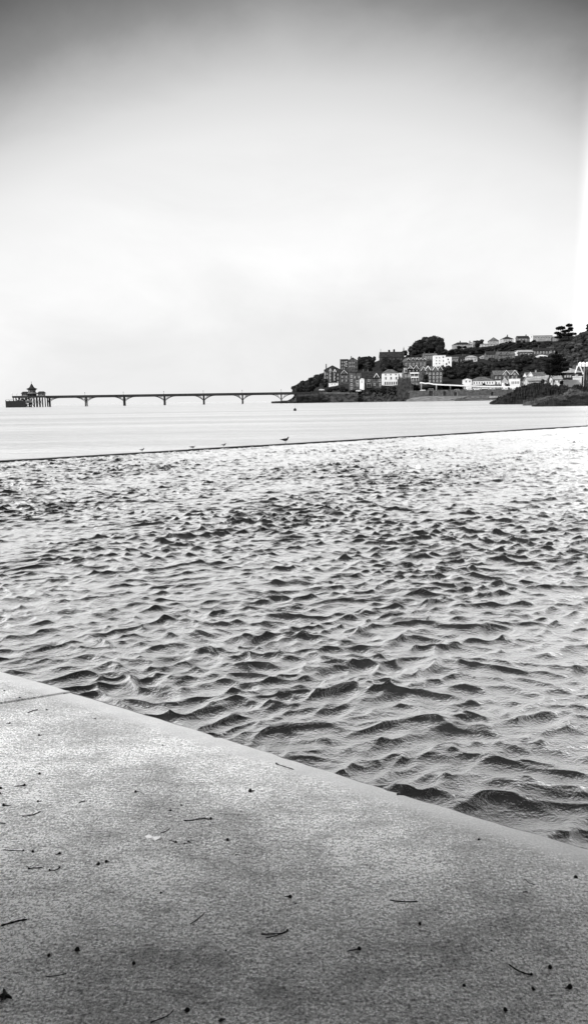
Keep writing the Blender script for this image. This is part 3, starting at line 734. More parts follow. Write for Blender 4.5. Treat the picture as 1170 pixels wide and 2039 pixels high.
# ------------------------------------------------------------------ houses
WCACHE = {}
def window_mesh(wm, hm, frame):
    key = (round(wm, 1), round(hm, 1), frame)
    if key not in WCACHE:
        m_ = MB(); wm, hm = key[0], key[1]; t = min(.22, wm*.2)
        m_.box(-wm/2, wm/2, -.10, .0, -hm/2, -hm/2+t); m_.box(-wm/2, wm/2, -.10, .0, hm/2-t, hm/2)
        m_.box(-wm/2, -wm/2+t, -.10, .0, -hm/2+t, hm/2-t); m_.box(wm/2-t, wm/2, -.10, .0, -hm/2+t, hm/2-t)
        m_.box(-.06, .06, -.08, .0, -hm/2+t, hm/2-t)
        f_ = m_.mesh('window', frame)
        p_ = MB().box(-wm/2+t, wm/2-t, -.05, -.01, -hm/2+t, hm/2-t).mesh('pane', MT['glass'])
        WCACHE[key] = (f_, p_)
    return WCACHE[key]
BOXES = []
def house(name, label, cat, x0, x1, yt, ye, yb, roof='side', wall='stone', rmat='slate', win=(), gables=(), chim=(), group=None, D=None, dep=None, rz=0.0, bays=(), wsize=(1.1, 1.7), wframe='frame_grey', balcony=(), winrows=None):
    D = D or Dof((x0+x1)/2, yb); k = D/F; xc = (x0+x1)/2
    O = at(xc, yb, D); T = thing(name, O, label, cat, group, rz)
    BOXES.append((x0, x1, yt, yb, D))
    w_ = (x1-x0)*k; he = (yb-ye)*k; hr = (yb-yt)*k; d = dep or min(max(w_*.7, 7), 11)
    lx = lambda px: (px-xc)*k
    lz = lambda py: (yb-py)*k
    m_ = MB(); m_.box(-w_/2, w_/2, 0, d, -5, he)
    if roof == 'side': m_.add([(-w_/2, 0, he), (-w_/2, d, he), (-w_/2, d/2, hr-.1), (w_/2, 0, he), (w_/2, d, he), (w_/2, d/2, hr-.1)], [(0, 2, 1), (3, 4, 5)])
    if roof == 'front': m_.prism([(-w_/2, he), (w_/2, he), (0, hr-.1)], 0, d)
    m_.build('wall', MT[wall], T)
    ov = .35; th = .22; m_ = MB()
    if roof == 'side':
        for s_ in (0, 1):
            y0_, y1_ = (-ov, d/2) if s_ == 0 else (d+ov, d/2)
            a_ = [(-w_/2-ov, y0_, he-.15), (w_/2+ov, y0_, he-.15), (w_/2+ov, y1_, hr), (-w_/2-ov, y1_, hr)]
            m_.add(a_+[(x_, y_, z_+th) for x_, y_, z_ in a_], [(0,3,2,1),(4,5,6,7),(0,1,5,4),(1,2,6,5),(2,3,7,6),(3,0,4,7)])
    elif roof == 'front':
        for s_ in (-1, 1):
            a_ = [(s_*(w_/2+ov), -ov, he-.2), (s_*(w_/2+ov), d+ov, he-.2), (0, d+ov, hr), (0, -ov, hr)]
            m_.add(a_+[(x_, y_, z_+th) for x_, y_, z_ in a_], [(0,3,2,1),(4,5,6,7),(0,1,5,4),(1,2,6,5),(2,3,7,6),(3,0,4,7)])
    elif roof == 'hip':
        m_.frus(0, d/2, he-.05, hr, w_+2*ov, d+2*ov, max(w_-d*.95, .4), .4)
    elif roof == 'pyramid': m_.frus(0, d/2, he-.05, hr, w_+2*ov, d+2*ov, .3, .3)
    elif roof == 'mansard':
        m_.frus(0, d/2, he, lerp(he, hr, .75), w_+.6, d+.6, w_*.86, d*.8); m_.frus(0, d/2, lerp(he, hr, .75)+.002, hr, w_*.85, d*.78, w_*.6, d*.3)
    elif roof == 'flat':
        m_.box(-w_/2-.15, w_/2+.15, -.15, d+.15, he+.002, he+.35)
    rf = m_.build('roof', MT[rmat], T)
    for c_ in chim:
        cw = 1.0; zc0 = lerp(he, hr, .3); m2 = MB().box(lx(c_)-cw/2, lx(c_)+cw/2, d/2-.5, d/2+.5, zc0, hr+1.5); m2.box(lx(c_)-.35, lx(c_)-.1, d/2-.15, d/2+.15, hr+1.5, hr+2.0); m2.box(lx(c_)+.1, lx(c_)+.35, d/2-.15, d/2+.15, hr+1.5, hr+2.0)
        m2.build('chimney', MT['stone'] if wall != 'white' else MT['render_grey'], rf)
    for gx, gw, gt, gb, gcol in gables:     # front gable with bargeboards: centre px, width px, top py, eave py
        X_, W_ = lx(gx), gw*k/2; zt, zb_ = lz(gt), lz(gb); m2 = MB()
        m2.prism([(X_-W_, -1 if gcol[0] == 'f' else zb_-.3), (X_+W_, -1 if gcol[0] == 'f' else zb_-.3), (X_+W_, zb_), (X_, zt), (X_-W_, zb_)], -.7, d*.45)
        m2.build('gable', MT[wall], T)
        m3 = MB()
        for s_ in (-1, 1):
            a_ = [(X_+s_*(W_+.3), zb_-.25), (X_, zt), (X_, zt+.35), (X_+s_*(W_+.3), zb_+.1)]
            m3.prism(a_ if s_ < 0 else a_[::-1], -.95, d*.45+.2)
        m3.build('gable_roof', MT[rmat], T)
        m4 = MB(); bt = .75 if 'b' in gcol else .4
        for s_ in (-1, 1):
            a_ = [(X_+s_*(W_+.35), zb_-.35), (X_, zt-.15), (X_, zt-.15+bt), (X_+s_*(W_+.35), zb_-.35+bt)]
            m4.prism(a_ if s_ < 0 else a_[::-1], -1.12, -.96)
        m4.build('bargeboard', MT['trim'] if 'w' in gcol or 'b' in gcol else MT['stone_mid'], T)
    for bx, bw, bt_, bb in bays:
        m2 = MB(); X_, W_ = lx(bx), bw*k/2
        pl = [(X_-W_, 0), (X_-W_*.55, -1.0), (X_+W_*.55, -1.0), (X_+W_, 0)]
        m2.slab([(a_, b2) for a_, b2 in pl], lz(bb), lz(bt_)); m2.build('bay_window', MT['render_grey'], T)
        for q in range(max(1, int((lz(bt_)-lz(bb))/3))):
            zc = lz(bb)+1.6+q*3
            if zc+1 < lz(bt_): MB().box(X_-W_*.45, X_+W_*.45, -1.06, -1.0, zc-.8, zc+.8).build('pane', MT['glass'], T)
    fm = MT[wframe]
    for wx, wy, *ws in win:
        W2, H2 = (ws[0]*k, ws[1]*k) if ws else wsize
        f_, p_ = window_mesh(W2, H2, fm)
        yf = -.01
        for gx, gw, gt, gb, gcol in gables:
            if abs(wx-gx) < gw/2 and (gcol[0] == 'f' or wy < gb): yf = -.71
        wo_ = link('window', f_, T, (lx(wx), yf, lz(wy))); link('pane', p_, wo_)
    for bx0, bx1, by in balcony:
        m2 = MB().box(lx(bx0), lx(bx1), -1.3, 0, lz(by)-.2, lz(by)); m2.box(lx(bx0), lx(bx1), -1.3, -1.2, lz(by), lz(by)+.9)
        for i in range(4): xx = lerp(lx(bx0)+.1, lx(bx1)-.1, i/3); m2.box(xx-.1, xx+.1, -1.25, -1.1, lz(by)-2.6, lz(by)-.2)
        m2.build('balcony', MT['trim'], T)
    return T
def grid(x0, x1, nx, ys, *sz):
    return [((lerp(x0, x1, i/(nx-1)) if nx > 1 else x0), y_, *sz) for i in range(nx) for y_ in ys]

house('terrace_house', 'tall dark gothic house on the left end of the town with three white window bays', 'house', 646, 677, 729, 737, 768, 'front', 'stone_dark', 'slate',
      win=grid(651, 651, 1, (745, 752, 760), 2.2, 4)+grid(672, 672, 1, (747, 754, 761), 2, 3.5), bays=((647.5, 3, 741, 765), (657.5, 4, 737, 760), (666, 4, 739, 758)),
      gables=((657.5, 5, 735, 740, 'w'), (666, 5, 737, 742, 'b')), chim=(650,))
house('brick_house', 'dark narrow house with a thin white gable edge right of the gothic house', 'house', 677, 693, 738, 745, 766, 'side', 'stone', 'slate', win=grid(681, 689, 2, (751, 758), 2, 3), gables=((684.5, 12, 738, 744.5, 'w'),))
house('tower_house', 'tall flat topped dark house standing highest at the left end of the skyline', 'house', 677.5, 693, 716.5, 716.8, 745, 'flat', 'stone_dark', 'slate', win=grid(680.5, 684.5, 2, (722, 728, 734), 1.5, 3), bays=((689.5, 5, 720, 731),))
house('gabled_house', 'dark gabled house with a stubby chimney on the skyline beside the flat topped house', 'house', 692, 711.5, 713, 719, 742, 'front', 'stone', 'slate', win=grid(696, 704, 3, (723, 730), 1.4, 2.4), chim=(699.5,))
house('garden_shed', 'low bright white garden building below the gothic house', 'shed', 654.5, 673, 763, 763.4, 769, 'flat', 'white', 'white', win=((660, 765, 2, 2), (666, 765, 2, 2)))
house('town_house', 'tall grey house side with a stack of pale windows left of the white gabled villa', 'house', 696, 718, 743, 743.4, 779, 'flat', 'stone', 'slate', win=grid(699.5, 699.5, 1, (750, 758, 766, 773), 4, 4.4)+grid(706, 714, 2, (752,), 2, 3)+[(711, 761, 5, 6), (711, 767, 4, 5)])
house('villa', 'dark slate roofed villa with a small white dormer gable and a large white bay', 'house', 720, 758, 740, 754, 774, 'side', 'stone', 'slate',
      win=[(734, 758, 4, 5), (734, 767.5, 8.5, 8), (745, 766, 3.5, 5), (755.5, 758, 4, 6), (756, 766.5, 3, 6)], gables=((748.5, 9, 745, 752.5, 'b'),), bays=((721, 6, 754, 765),), chim=(724, 733))
house('garden_room', 'small white bowed porch at the left corner of the slate roofed villa', 'porch', 717, 724.5, 753.5, 755, 764, 'hip', 'white', 'white', win=((719.5, 760, 2, 5),), D=626)
house('hotel', 'white three storey house with a wide grey hipped roof', 'house', 762, 792, 736, 743.5, 767.5, 'hip', 'white', 'tile_mid',
      win=grid(767, 787, 3, (746.5,), 2.6, 2.8)+grid(767.5, 788, 3, (753.5,), 3, 5)+grid(766.5, 788, 6, (763,), 2.6, 5.5), wframe='render_grey', chim=(), rz=0)
house('house_extension', 'white two storey wing between the hip roofed white house and the twin gables', 'house', 789.5, 803, 743, 743.4, 764, 'flat', 'white', 'render_grey', win=grid(793, 800, 2, (746.5, 753), 2.5, 3), wframe='render_grey')
house('terrace_row', 'long dark slate roofed building on the skyline with a tall post at its right end', 'building', 757, 803, 701, 711, 720, 'side', 'stone_dark', 'slate', win=grid(762, 798, 6, (715,), 1.6, 2.6), wframe='stone_mid')
house('manor', 'grey mansion with a pale mansard roof full of dormers', 'house', 803.5, 848, 712, 720.5, 733, 'mansard', 'stone', 'tile_mid',
      win=grid(808, 844, 6, (725.5,), 3, 5)+[], gables=((812, 4, 714, 717, 'w'), (821, 4, 713, 716.5, 'w'), (829, 4, 714, 717, 'w'), (836.5, 4, 714, 717, 'w'), (843.5, 4, 714.5, 717.5, 'w')))
house('twin_gabled_house', 'pale house with two white edged gables and stacked white balconies', 'house', 803.5, 840, 732, 741, 768, 'side', 'stone_mid', 'slate',
      win=grid(815, 836, 4, (740.5,), 3, 4)+grid(807, 836, 6, (749,), 3.2, 4.5)+grid(821, 836, 3, (757.5, 764.5), 3, 4), gables=((816, 9, 729.5, 735, 'w'), (827, 10, 729, 736, 'w')), balcony=((815, 840, 744.5), (817, 832, 752.5)), bays=((807, 8, 733.5, 743),))
house('gabled_terrace', 'dark terrace with four white bargeboarded gables beside the leafy arch', 'house', 838, 880, 731, 739, 766, 'side', 'stone', 'tile_mid',
      win=grid(848, 876, 5, (745, 752, 759), 3, 4.2), gables=((842, 9, 731, 739, 'fw'), (850.5, 10, 730.5, 738, 'fb'), (865, 10, 730.5, 738.5, 'fb'), (874.5, 9, 731, 738, 'fw')))
house('apartment_block', 'bright white four storey block of flats on the slope with dark balconies', 'apartment block', 863.5, 886, 708, 709, 730, 'flat', 'white', 'white',
      win=grid(868, 874, 2, (713, 718.5, 724), 2, 2.4)+[(883, 719, 4, 4), (884, 725, 4, 4.5), (881, 712, 3, 3)], wframe='render_grey')
house('apartment_wing', 'white right hand wing of the flats with a shaded entrance bay', 'apartment block', 886, 898, 711.5, 712, 730.5, 'flat', 'white', 'white', win=((891, 716, 3, 3), (893, 722, 2.5, 4), (888, 725, 3, 4)), wframe='render_grey', D=700)
house('terrace_row', 'pale grey row of rooftops behind and left of the white flats', 'building', 843, 869, 704, 708, 718, 'side', 'stone_mid', 'tile_mid', win=grid(847, 866, 5, (712,), 2.4, 4), chim=(846, 855, 866))
house('cottage', 'grey house with a white porch just right of the white flats', 'house', 899, 912, 711, 714, 724, 'side', 'stone_mid', 'tile_mid', win=((903, 719, 6, 4), (909, 717, 1.5, 3)))
house('brick_house', 'dark slate roofed house with twin chimneys above the wood', 'house', 909, 928, 709, 715, 722, 'side', 'stone', 'slate', win=((911.5, 715, 2, 3.5), (917, 718, 2, 3), (923, 718, 2, 3)), chim=(921.5, 925.5))
house('cottage', 'white rendered house with a pale hipped roof above the wood', 'house', 927, 949, 708, 711.5, 721, 'hip', 'white_dull', 'tile_pale', win=grid(932, 945, 3, (717,), 2.2, 3), wframe='render_grey')
house('bungalow', 'small pale roofed bungalow between the white house and the long grey terrace', 'house', 956, 968, 707.5, 710.5, 714, 'hip', 'white_dull', 'tile_pale', win=((959, 712.3, 2, 1.6), (965, 712.3, 2, 1.6)), wframe='render_grey')
house('terrace_row', 'left half of the long grey terrace half way up the hill', 'building', 967, 990, 700, 706, 716, 'side', 'stone_mid', 'slate', win=grid(971, 987, 4, (708.5, 713), 2.2, 2.6), chim=(985, 991), wframe='render_grey')
house('terrace_row', 'right half of the long grey terrace with a broad tiled roof', 'building', 990, 1024, 700.5, 706.5, 717, 'side', 'stone_mid', 'tile_mid', win=grid(994, 1020, 5, (709, 714), 2.6, 3), gables=((996, 8, 702, 707, 's'), (1008, 8, 702, 707, 's')), wframe='render_grey')
house('cottage', 'small bright white house end at the right end of the grey terrace', 'house', 1025, 1032, 697.5, 700, 708, 'front', 'white', 'tile_mid', win=((1028.5, 703.5, 2, 2.6),), wframe='render_grey')
house('terrace_row', 'pale low row with a light roof right of the small white house end', 'building', 1031, 1060, 697, 701, 708, 'side', 'stone', 'tile_pale', win=grid(1036, 1056, 5, (705,), 2.6, 2.6))
house('terrace_row', 'terrace with six pale windows and a central white porch high on the right slope', 'building', 1062, 1103, 693, 698.5, 707, 'side', 'stone', 'slate', win=grid(1063.5, 1093, 6, (702,), 2.2, 4)+[(1095, 700.5, 3, 5), (1102, 700, 2, 4)], chim=(1074, 1103))
house('porch', 'bright white double fronted porch below the high right hand terrace', 'porch', 1069, 1089, 706.5, 708.5, 711.5, 'hip', 'white', 'white', win=((1074, 709.8, 2, 1.8), (1082, 709.8, 2, 1.8)), wframe='render_grey')
# skyline houses
house('skyline_house', 'grey hipped house at the left end of the skyline row right of the big tree', 'house', 903, 938, 681.5, 686, 693, 'hip', 'render_grey', 'slate', win=grid(908, 930, 5, (689,), 2.4, 3), chim=(917, 936))
house('skyline_house', 'small white gabled house on the skyline beside the grey hipped house', 'house', 932, 941, 681.5, 684, 688, 'front', 'white_dull', 'tile_pale', win=((936, 686, 2, 2),), wframe='render_grey')
house('skyline_house', 'small pale house half hidden by the round dark tree on the skyline', 'house', 943.5, 956, 678.5, 681, 686, 'side', 'render_grey', 'slate', win=((946, 683.5, 2.5, 3), (953, 683.5, 2.5, 3)))
house('bungalow', 'long low white building just below the skyline pyramid roof', 'house', 955.5, 992, 684, 685.2, 689, 'side', 'white_dull', 'tile_pale', win=grid(960, 988, 6, (687,), 2, 1.5), wframe='render_grey')
house('skyline_house', 'house with a pale steep pyramid roof on the skyline', 'house', 973.5, 992.5, 671.5, 679, 683, 'pyramid', 'render_grey', 'tile_mid', win=((979, 681, 2, 2), (987, 681, 2, 2)))
house('skyline_house', 'house with a dark pyramid roof and white walls on the skyline', 'house', 999, 1021, 669.5, 675, 680, 'pyramid', 'white_dull', 'slate', win=grid(1003, 1017, 4, (677.5,), 2, 2.4), wframe='render_grey', chim=(1011,))
house('skyline_house', 'low dark roofed house with a tall chimney left of the bright white gable end', 'house', 1030, 1052, 669, 673, 679, 'side', 'stone_mid', 'slate', win=grid(1034, 1046, 3, (676,), 2, 2), chim=(1048,))
house('skyline_house', 'tall bright white gable end on the skyline left of the long building', 'house', 1054, 1060.5, 667, 667.4, 675, 'flat', 'white', 'white', win=((1057, 671, 1.6, 2),), wframe='render_grey')
house('skyline_building', 'long flat roofed building on the skyline left of the layered pines', 'building', 1060.5, 1098, 668, 669, 678, 'flat', 'render_grey', 'slate', win=grid(1066, 1092, 6, (672.5,), 3, 3.4))
house('bungalow', 'pale low house seen under the layered pines on the skyline', 'house', 1097, 1144, 669, 671.5, 676.5, 'side', 'render_grey', 'tile_pale', win=grid(1101, 1140, 6, (674,), 3, 2))
# waterfront houses on the right
house('kiosk', 'small white flat roofed pavilion at the left end of the waterfront houses', 'building', 923.5, 938, 754, 756, 763, 'hip', 'white', 'white', win=((927, 759.5, 3, 3.4), (934, 759.5, 3, 3.4)), wframe='render_grey', D=623)
house('seafront_hall', 'long low white hall with a grey hipped roof behind the white balustrade', 'building', 938.5, 984, 750.5, 758.5, 768, 'hip', 'white', 'tile_mid', win=grid(943, 979, 8, (762.5,), 2.4, 3.8), wframe='render_grey', D=624, dep=14)
house('seafront_hall', 'flat roofed white extension at the right end of the long white hall', 'building', 984, 996, 758.5, 759, 768, 'flat', 'white', 'white', win=((987, 763, 3, 4), (992, 764, 2.5, 5)), wframe='render_grey', D=625)
house('gabled_villa', 'grey roofed villa with twin gables standing above the waterfront', 'house', 982.5, 1030, 738.5, 747, 766, 'side', 'stone', 'tile_mid', win=grid(986, 1026, 6, (752.5,), 2.2, 4.4)+grid(1004, 1022, 2, (745.5,), 3, 4), gables=((1006, 13, 738.5, 746.5, 'fw'), (1022.5, 13, 738.5, 746.5, 'fw')), D=636)
house('gazebo', 'tiny white pointed gazebo in front of the twin gabled villa', 'gazebo', 1000, 1010, 752, 761, 768, 'pyramid', 'white', 'tile_pale', win=((1005, 764.5, 4, 4),), wframe='render_grey', D=619, dep=4)
house('seafront_shop', 'square white waterfront building right of the pointed gazebo', 'building', 1015.5, 1034, 755, 755.4, 768, 'flat', 'white', 'white', win=grid(1018, 1031, 5, (762,), 2, 5), wframe='render_grey', D=619, dep=6)
house('seafront_shop', 'dark roofed low white waterfront shop next to the square white building', 'building', 1033, 1057, 751, 758.5, 768, 'side', 'white_dull', 'slate', win=grid(1036, 1053, 6, (764,), 1.8, 3), wframe='render_grey', D=622, dep=8)
house('cottage', 'white gable ended cottage with a chimney beside the black pine', 'house', 1048, 1086, 741.5, 749, 758, 'side', 'white', 'tile_mid', win=grid(1058, 1076, 5, (751.5,), 2.4, 1.6), gables=((1054, 10, 741.5, 749, 'w'),), wframe='render_grey', chim=(1069,), D=628)
house('cottage', 'low white lean-to cottage just in front of the chimneyed white cottage', 'house', 1050, 1086, 752, 757.5, 764, 'side', 'white_dull', 'tile_pale', win=((1072, 760, 3, 2), (1078, 760, 3, 2)), wframe='render_grey', D=300, dep=5)
house('beach_hut', 'narrow white gabled hut to the right of the black pine trunk', 'hut', 1088, 1098.5, 748, 756, 763.5, 'front', 'white', 'tile_pale', win=((1091.5, 759.5, 1.6, 4), (1096, 759.5, 1.6, 4)), wframe='render_grey', D=300, dep=5)
house('beach_hut', 'broad white hut with a pale roof right of the narrow gabled hut', 'hut', 1098.5, 1117, 747, 755, 762.5, 'side', 'white', 'tile_pale', win=((1102, 759, 2.4, 3), (1111, 759.5, 3, 4)), wframe='render_grey', D=301, dep=5)
house('sea_pavilion', 'waterside pavilion with a low white pyramid roof and dark open sides', 'pavilion', 1119, 1158, 733, 742, 758, 'pyramid', 'stone_dark', 'tile_pale', win=grid(1124, 1134, 3, (749.5,), 3, 4)+[(1146, 747.5, 6, 2)], D=305, dep=7)
house('cafe_terrace', 'long white parapet block in front of the low pyramid roofed pavilion', 'parapet', 1117, 1151.5, 758, 758.3, 763, 'flat', 'white', 'white', win=(), D=297, dep=1.2)
house('cafe_counter', 'bright white hatch canopy under the right end of the pyramid roofed pavilion', 'canopy', 1141, 1157, 750.5, 750.8, 753.8, 'flat', 'white', 'white', win=(), D=299, dep=1.0)
house('dark_hall', 'dark walled building with white topped posts at the right edge of the photo', 'building', 1152, 1190, 723, 726, 760, 'flat', 'stone', 'slate', win=grid(1160, 1186, 3, (735, 748), 3, 6), wframe='stone_mid', D=312, dep=8)
def frame_shape(label, pts2, D, wpx, name, cat, mat, thick=.5):
    A = at(pts2[0][0], pts2[0][1], D); T = thing(name, A, label, cat)
    m_ = MB(); q = [at(x_, y_, D)-A for x_, y_ in pts2]
    for a_, b2 in zip(q, q[1:]): m_.bar(a_, b2, wpx*D/F/2, 5)
    m_.build('frame', mat, T); return T
t_ = frame_shape('white A shaped sail frame rising beside the pyramid roofed pavilion', [(1144, 743), (1149, 728), (1153, 728), (1160, 745)], 298, 2.6, 'sail_frame', 'frame', MT['trim'])
for px, lab in ((1154, 'left'), (1160.5, 'middle'), (1168, 'right')):
    A = at(px, 726, 309); T = thing('roof_lantern', A, f'{lab} one of three bright white domes on the parapet of the dark hall', 'roof light', 'white domes on the dark hall')
    MB().lathe(0, 0, [(.75, -.6), (.8, .2), (.6, .75), (.2, 1.05)], 8).build('dome', MT['trim'], T); MB().lathe(0, 0, [(.85, -.8), (.85, -.6)], 8).build('base', MT['trim'], T)
for px, y0_, y1_, lab in ((1148.8, 724, 706, 'thin pale flagpole behind the white sail frame'), (1160.5, 765, 727, 'white flagpole in front of the dark hall at the right edge'), (1166.8, 752, 728, 'grey pole standing just right of the white flagpole'),
                          (1103, 698, 689, 'small mast beside the high right hand terrace'), (757.2, 703, 696, 'thin pole at the left end of the long slate roof on the skyline')):
    D_ = 295 if px > 1140 else (Dof(px, 700)); A = at(px, y0_, D_); h_ = (y0_-y1_)*D_/F
    T = thing('flagpole', A, lab, 'flagpole'); r_ = .5*D_/F
    MB().bar((0, 0, -1), (0, 0, h_), r_, 6, r_*.7).build('pole', MT['trim'] if px == 1160.5 else MT['stone_mid'], T)
    MB().lathe(0, 0, [(r_*.5, h_), (r_*1.2, h_+r_), (r_*.5, h_+r_*2)], 6).build('finial', MT['stone_mid'], T)
A = at(803, 703, Dof(800, 718)); T = thing('chimney_stack', A, 'slender dark stack rising at the right end of the long slate roofed building', 'chimney')
MB().frus(0, 0, -6, 5.2, 1.3, 1.3, .9, .9).build('shaft', MT['stone_dark'], T); MB().frus(0, 0, 5.2, 7.2, .5, .5, .2, .2).build('spike', MT['stone_dark'], T)

# ------------------------------------------------------------------ cars on the esplanade
def make_car(paint):
    prof = [(-2.1, .35), (2.1, .35), (2.15, .75), (1.9, .95), (1.0, 1.05), (.45, 1.45), (-1.1, 1.48), (-1.75, 1.0), (-2.12, .92)]
    b_ = MB().prism(prof, -.85, .85).mesh('body', MT[paint])
    g_ = MB(); 
    for y0_, y1_ in ((-.87, -.852), (.852, .87)): g_.prism([(.85, 1.02), (.4, 1.38), (-1.0, 1.40), (-1.5, 1.03)], y0_, y1_)
    g_ = g_.mesh('side_window', MT['glass'])
    w_ = MB(); n = 12; w_.bar((0, -.1, 0), (0, .1, 0), .33, n); w_ = w_.mesh('wheel', MT['rubber'])
    return b_, g_, w_
cars = {c: make_car(c) for c in ('car', 'car_grey')}
zr = zt_e-.12
for px, c, lab in ((841, 'car', 'white car at the left end of the balustrade above the arched wall'), (909, 'car_grey', 'grey parked car under the balustrade between two posts, left of the white cars'),
                   (934, 'car', 'leftmost of the pair of white cars right of the dark balustrade post'), (948, 'car', 'right one of the pair of white cars in front of the white hall'),
                   (980, 'car_grey', 'grey parked car between the white cars below the flat roofed extension'), (1005, 'car', 'bright white car parked below the pointed gazebo'), (1024, 'car', 'white car half hidden behind the dark headland rock')):
    b_, g_, w_ = cars[c]; p = at(px, 778, 603)
    T = thing('parked_car', (p.x, 603.5, zr), lab, 'car', 'cars parked along the esplanade', rz=(math.pi if px % 2 else 0))
    link('body', b_, T); link('side_window', g_, T)
    for dx in (-1.3, 1.3):
        for dy in (-.78, .78): link('wheel', w_, T, (dx, dy, .33))

for px, py, lab in ((640, 778, 'white car on the road below the trees of the headland tip'), (713, 780, 'white car at the end of the thin parapet below the grey house side')):
    b_, g_, w_ = cars['car']; p = at(px, py, 612)
    T = thing('parked_car', (p.x, 612, p.z), lab, 'car')
    link('body', b_, T); link('side_window', g_, T)
    for dx in (-1.3, 1.3):
        for dy in (-.78, .78): link('wheel', w_, T, (dx, dy, .33))
# ------------------------------------------------------------------ trees
def leafy(seed, n, lumps, leaf, flat=1.0, mat='leaf', core=.9):
    rg = random.Random(seed); m_ = MB()
    L_ = []
    for _ in range(lumps):
        a_ = rg.uniform(0, 6.283); r_ = rg.uniform(.02, .27); zz = rg.uniform(.18, .78); L_.append((math.cos(a_)*r_, math.sin(a_)*r_, zz, rg.uniform(.17, .27)*(1 if zz < .65 else .85)))
    for cx_, cy_, cz_, cr_ in L_:       # inner dense mass
        c_ = cr_*core; ph_ = []
        for i in range(5):
            for j in range(7):
                t = math.pi*i/4; u_ = 6.283*j/7; q = c_*(1+rg.uniform(-.18, .18))
                ph_.append((cx_+q*math.sin(t)*math.cos(u_), cy_+q*math.sin(t)*math.sin(u_), cz_+q*math.cos(t)*flat))
        m_.add(ph_, [(i*7+j, i*7+(j+1) % 7, (i+1)*7+(j+1) % 7, (i+1)*7+j) for i in range(4) for j in range(7)])
    for _ in range(n):
        cx_, cy_, cz_, cr_ = rg.choice(L_)
        t = math.acos(rg.uniform(-.8, 1)); u_ = rg.uniform(0, 6.283); q = cr_*rg.uniform(.75, 1.12)
        c = Vector((cx_+q*math.sin(t)*math.cos(u_), cy_+q*math.sin(t)*math.sin(u_), cz_+q*math.cos(t)*flat))
        nrm = Vector((rg.gauss(0, 1), rg.gauss(0, 1), rg.gauss(0, 1))).normalized(); a_ = nrm.orthogonal().normalized(); b_ = nrm.cross(a_); s_ = leaf*rg.uniform(.6, 1.3)
        m_.add([c+a_*s_, c+b_*s_*.7, c-a_*s_, c-b_*s_*.7], [(0, 1, 2, 3)])
    return m_.mesh('crown', MT[mat])
def trunk_mesh(h=.45, r=.03, lean=0.0):
    m_ = MB(); m_.tube([(0, 0, -.1), (.0, 0, h*.4), (.02+lean, .01, h)], [r, r*.75, r*.5], 7)
    for a_ in (0.3, 2.2, 4.1): m_.bar((.01, 0, h*.6), (.18*math.cos(a_), .18*math.sin(a_), h+.12), r*.4, 5, r*.15)
    return m_.mesh('trunk', MT['bark'])
CR = [leafy(100+i, 620, 24, .032, mat='leaf') for i in range(4)]
CRM = [leafy(200+i, 620, 22, .032, mat='leaf_mid') for i in range(3)]
TRK = trunk_mesh()
rgT = random.Random(42); NTREE = [0]
def tree(px, ybase, ytop, wpx, label, group, kind='leaf', D=None, name='broadleaf_tree'):
    D = D or Dof(px, ybase); k = D/F; O = at(px, ybase, D); h_ = (ybase-ytop)*k/.98; w_ = wpx*k
    T = thing(name, O, label, 'tree', group, rgT.uniform(0, 6.28)); T.scale = (w_/.92, w_/.92, h_)
    link('crown', rgT.choice(CR if kind == 'leaf' else CRM), T); link('trunk', TRK, T); NTREE[0] += 1
    return T
# big crest trees and named silhouettes
tree(858, 702, 667.5, 44, 'huge dark round crowned tree standing highest on the crest, its right side steepest', 'large trees on the crest')
tree(836, 704, 677, 34, 'dark spreading tree leaning against the left of the huge crest tree', 'large trees on the crest')
tree(820, 708, 688, 24, 'lower dark tree at the left foot of the huge crest tree', 'large trees on the crest')
tree(876, 704, 672, 22, 'dark tree filling the right edge of the huge crest tree', 'large trees on the crest')
tree(806, 708, 697, 14, 'dark tree just right of the slender stack on the skyline', 'large trees on the crest')
tree(846, 703, 671.5, 34, 'tall dark tree merging with the left shoulder of the huge crest tree', 'large trees on the crest')
tree(868, 703, 668.5, 34, 'tall dark tree merging with the right shoulder of the huge crest tree', 'large trees on the crest')
tree(828, 706, 683, 26, 'middle sized dark tree stepping down left from the huge crest tree', 'large trees on the crest')
tree(953, 690, 675, 21, 'round dark tree on the skyline above the long low white building', None)
tree(847, 764, 743, 13, 'rounded dark tree standing in front of the four gabled terrace', None, D=626)
tree(715, 730, 710, 10, 'small tufted tree on the skyline beside the stubby chimney', None)
tree(774, 702, 695.6, 5, 'left one of two tiny trees poking above the long slate roof', None, D=880); tree(784, 702, 695.2, 5, 'right one of two tiny trees poking above the long slate roof', None, D=880)
tree(593, 800, 768, 18, 'dark seaward tree hanging over the very tip of the headland', None, D=616)
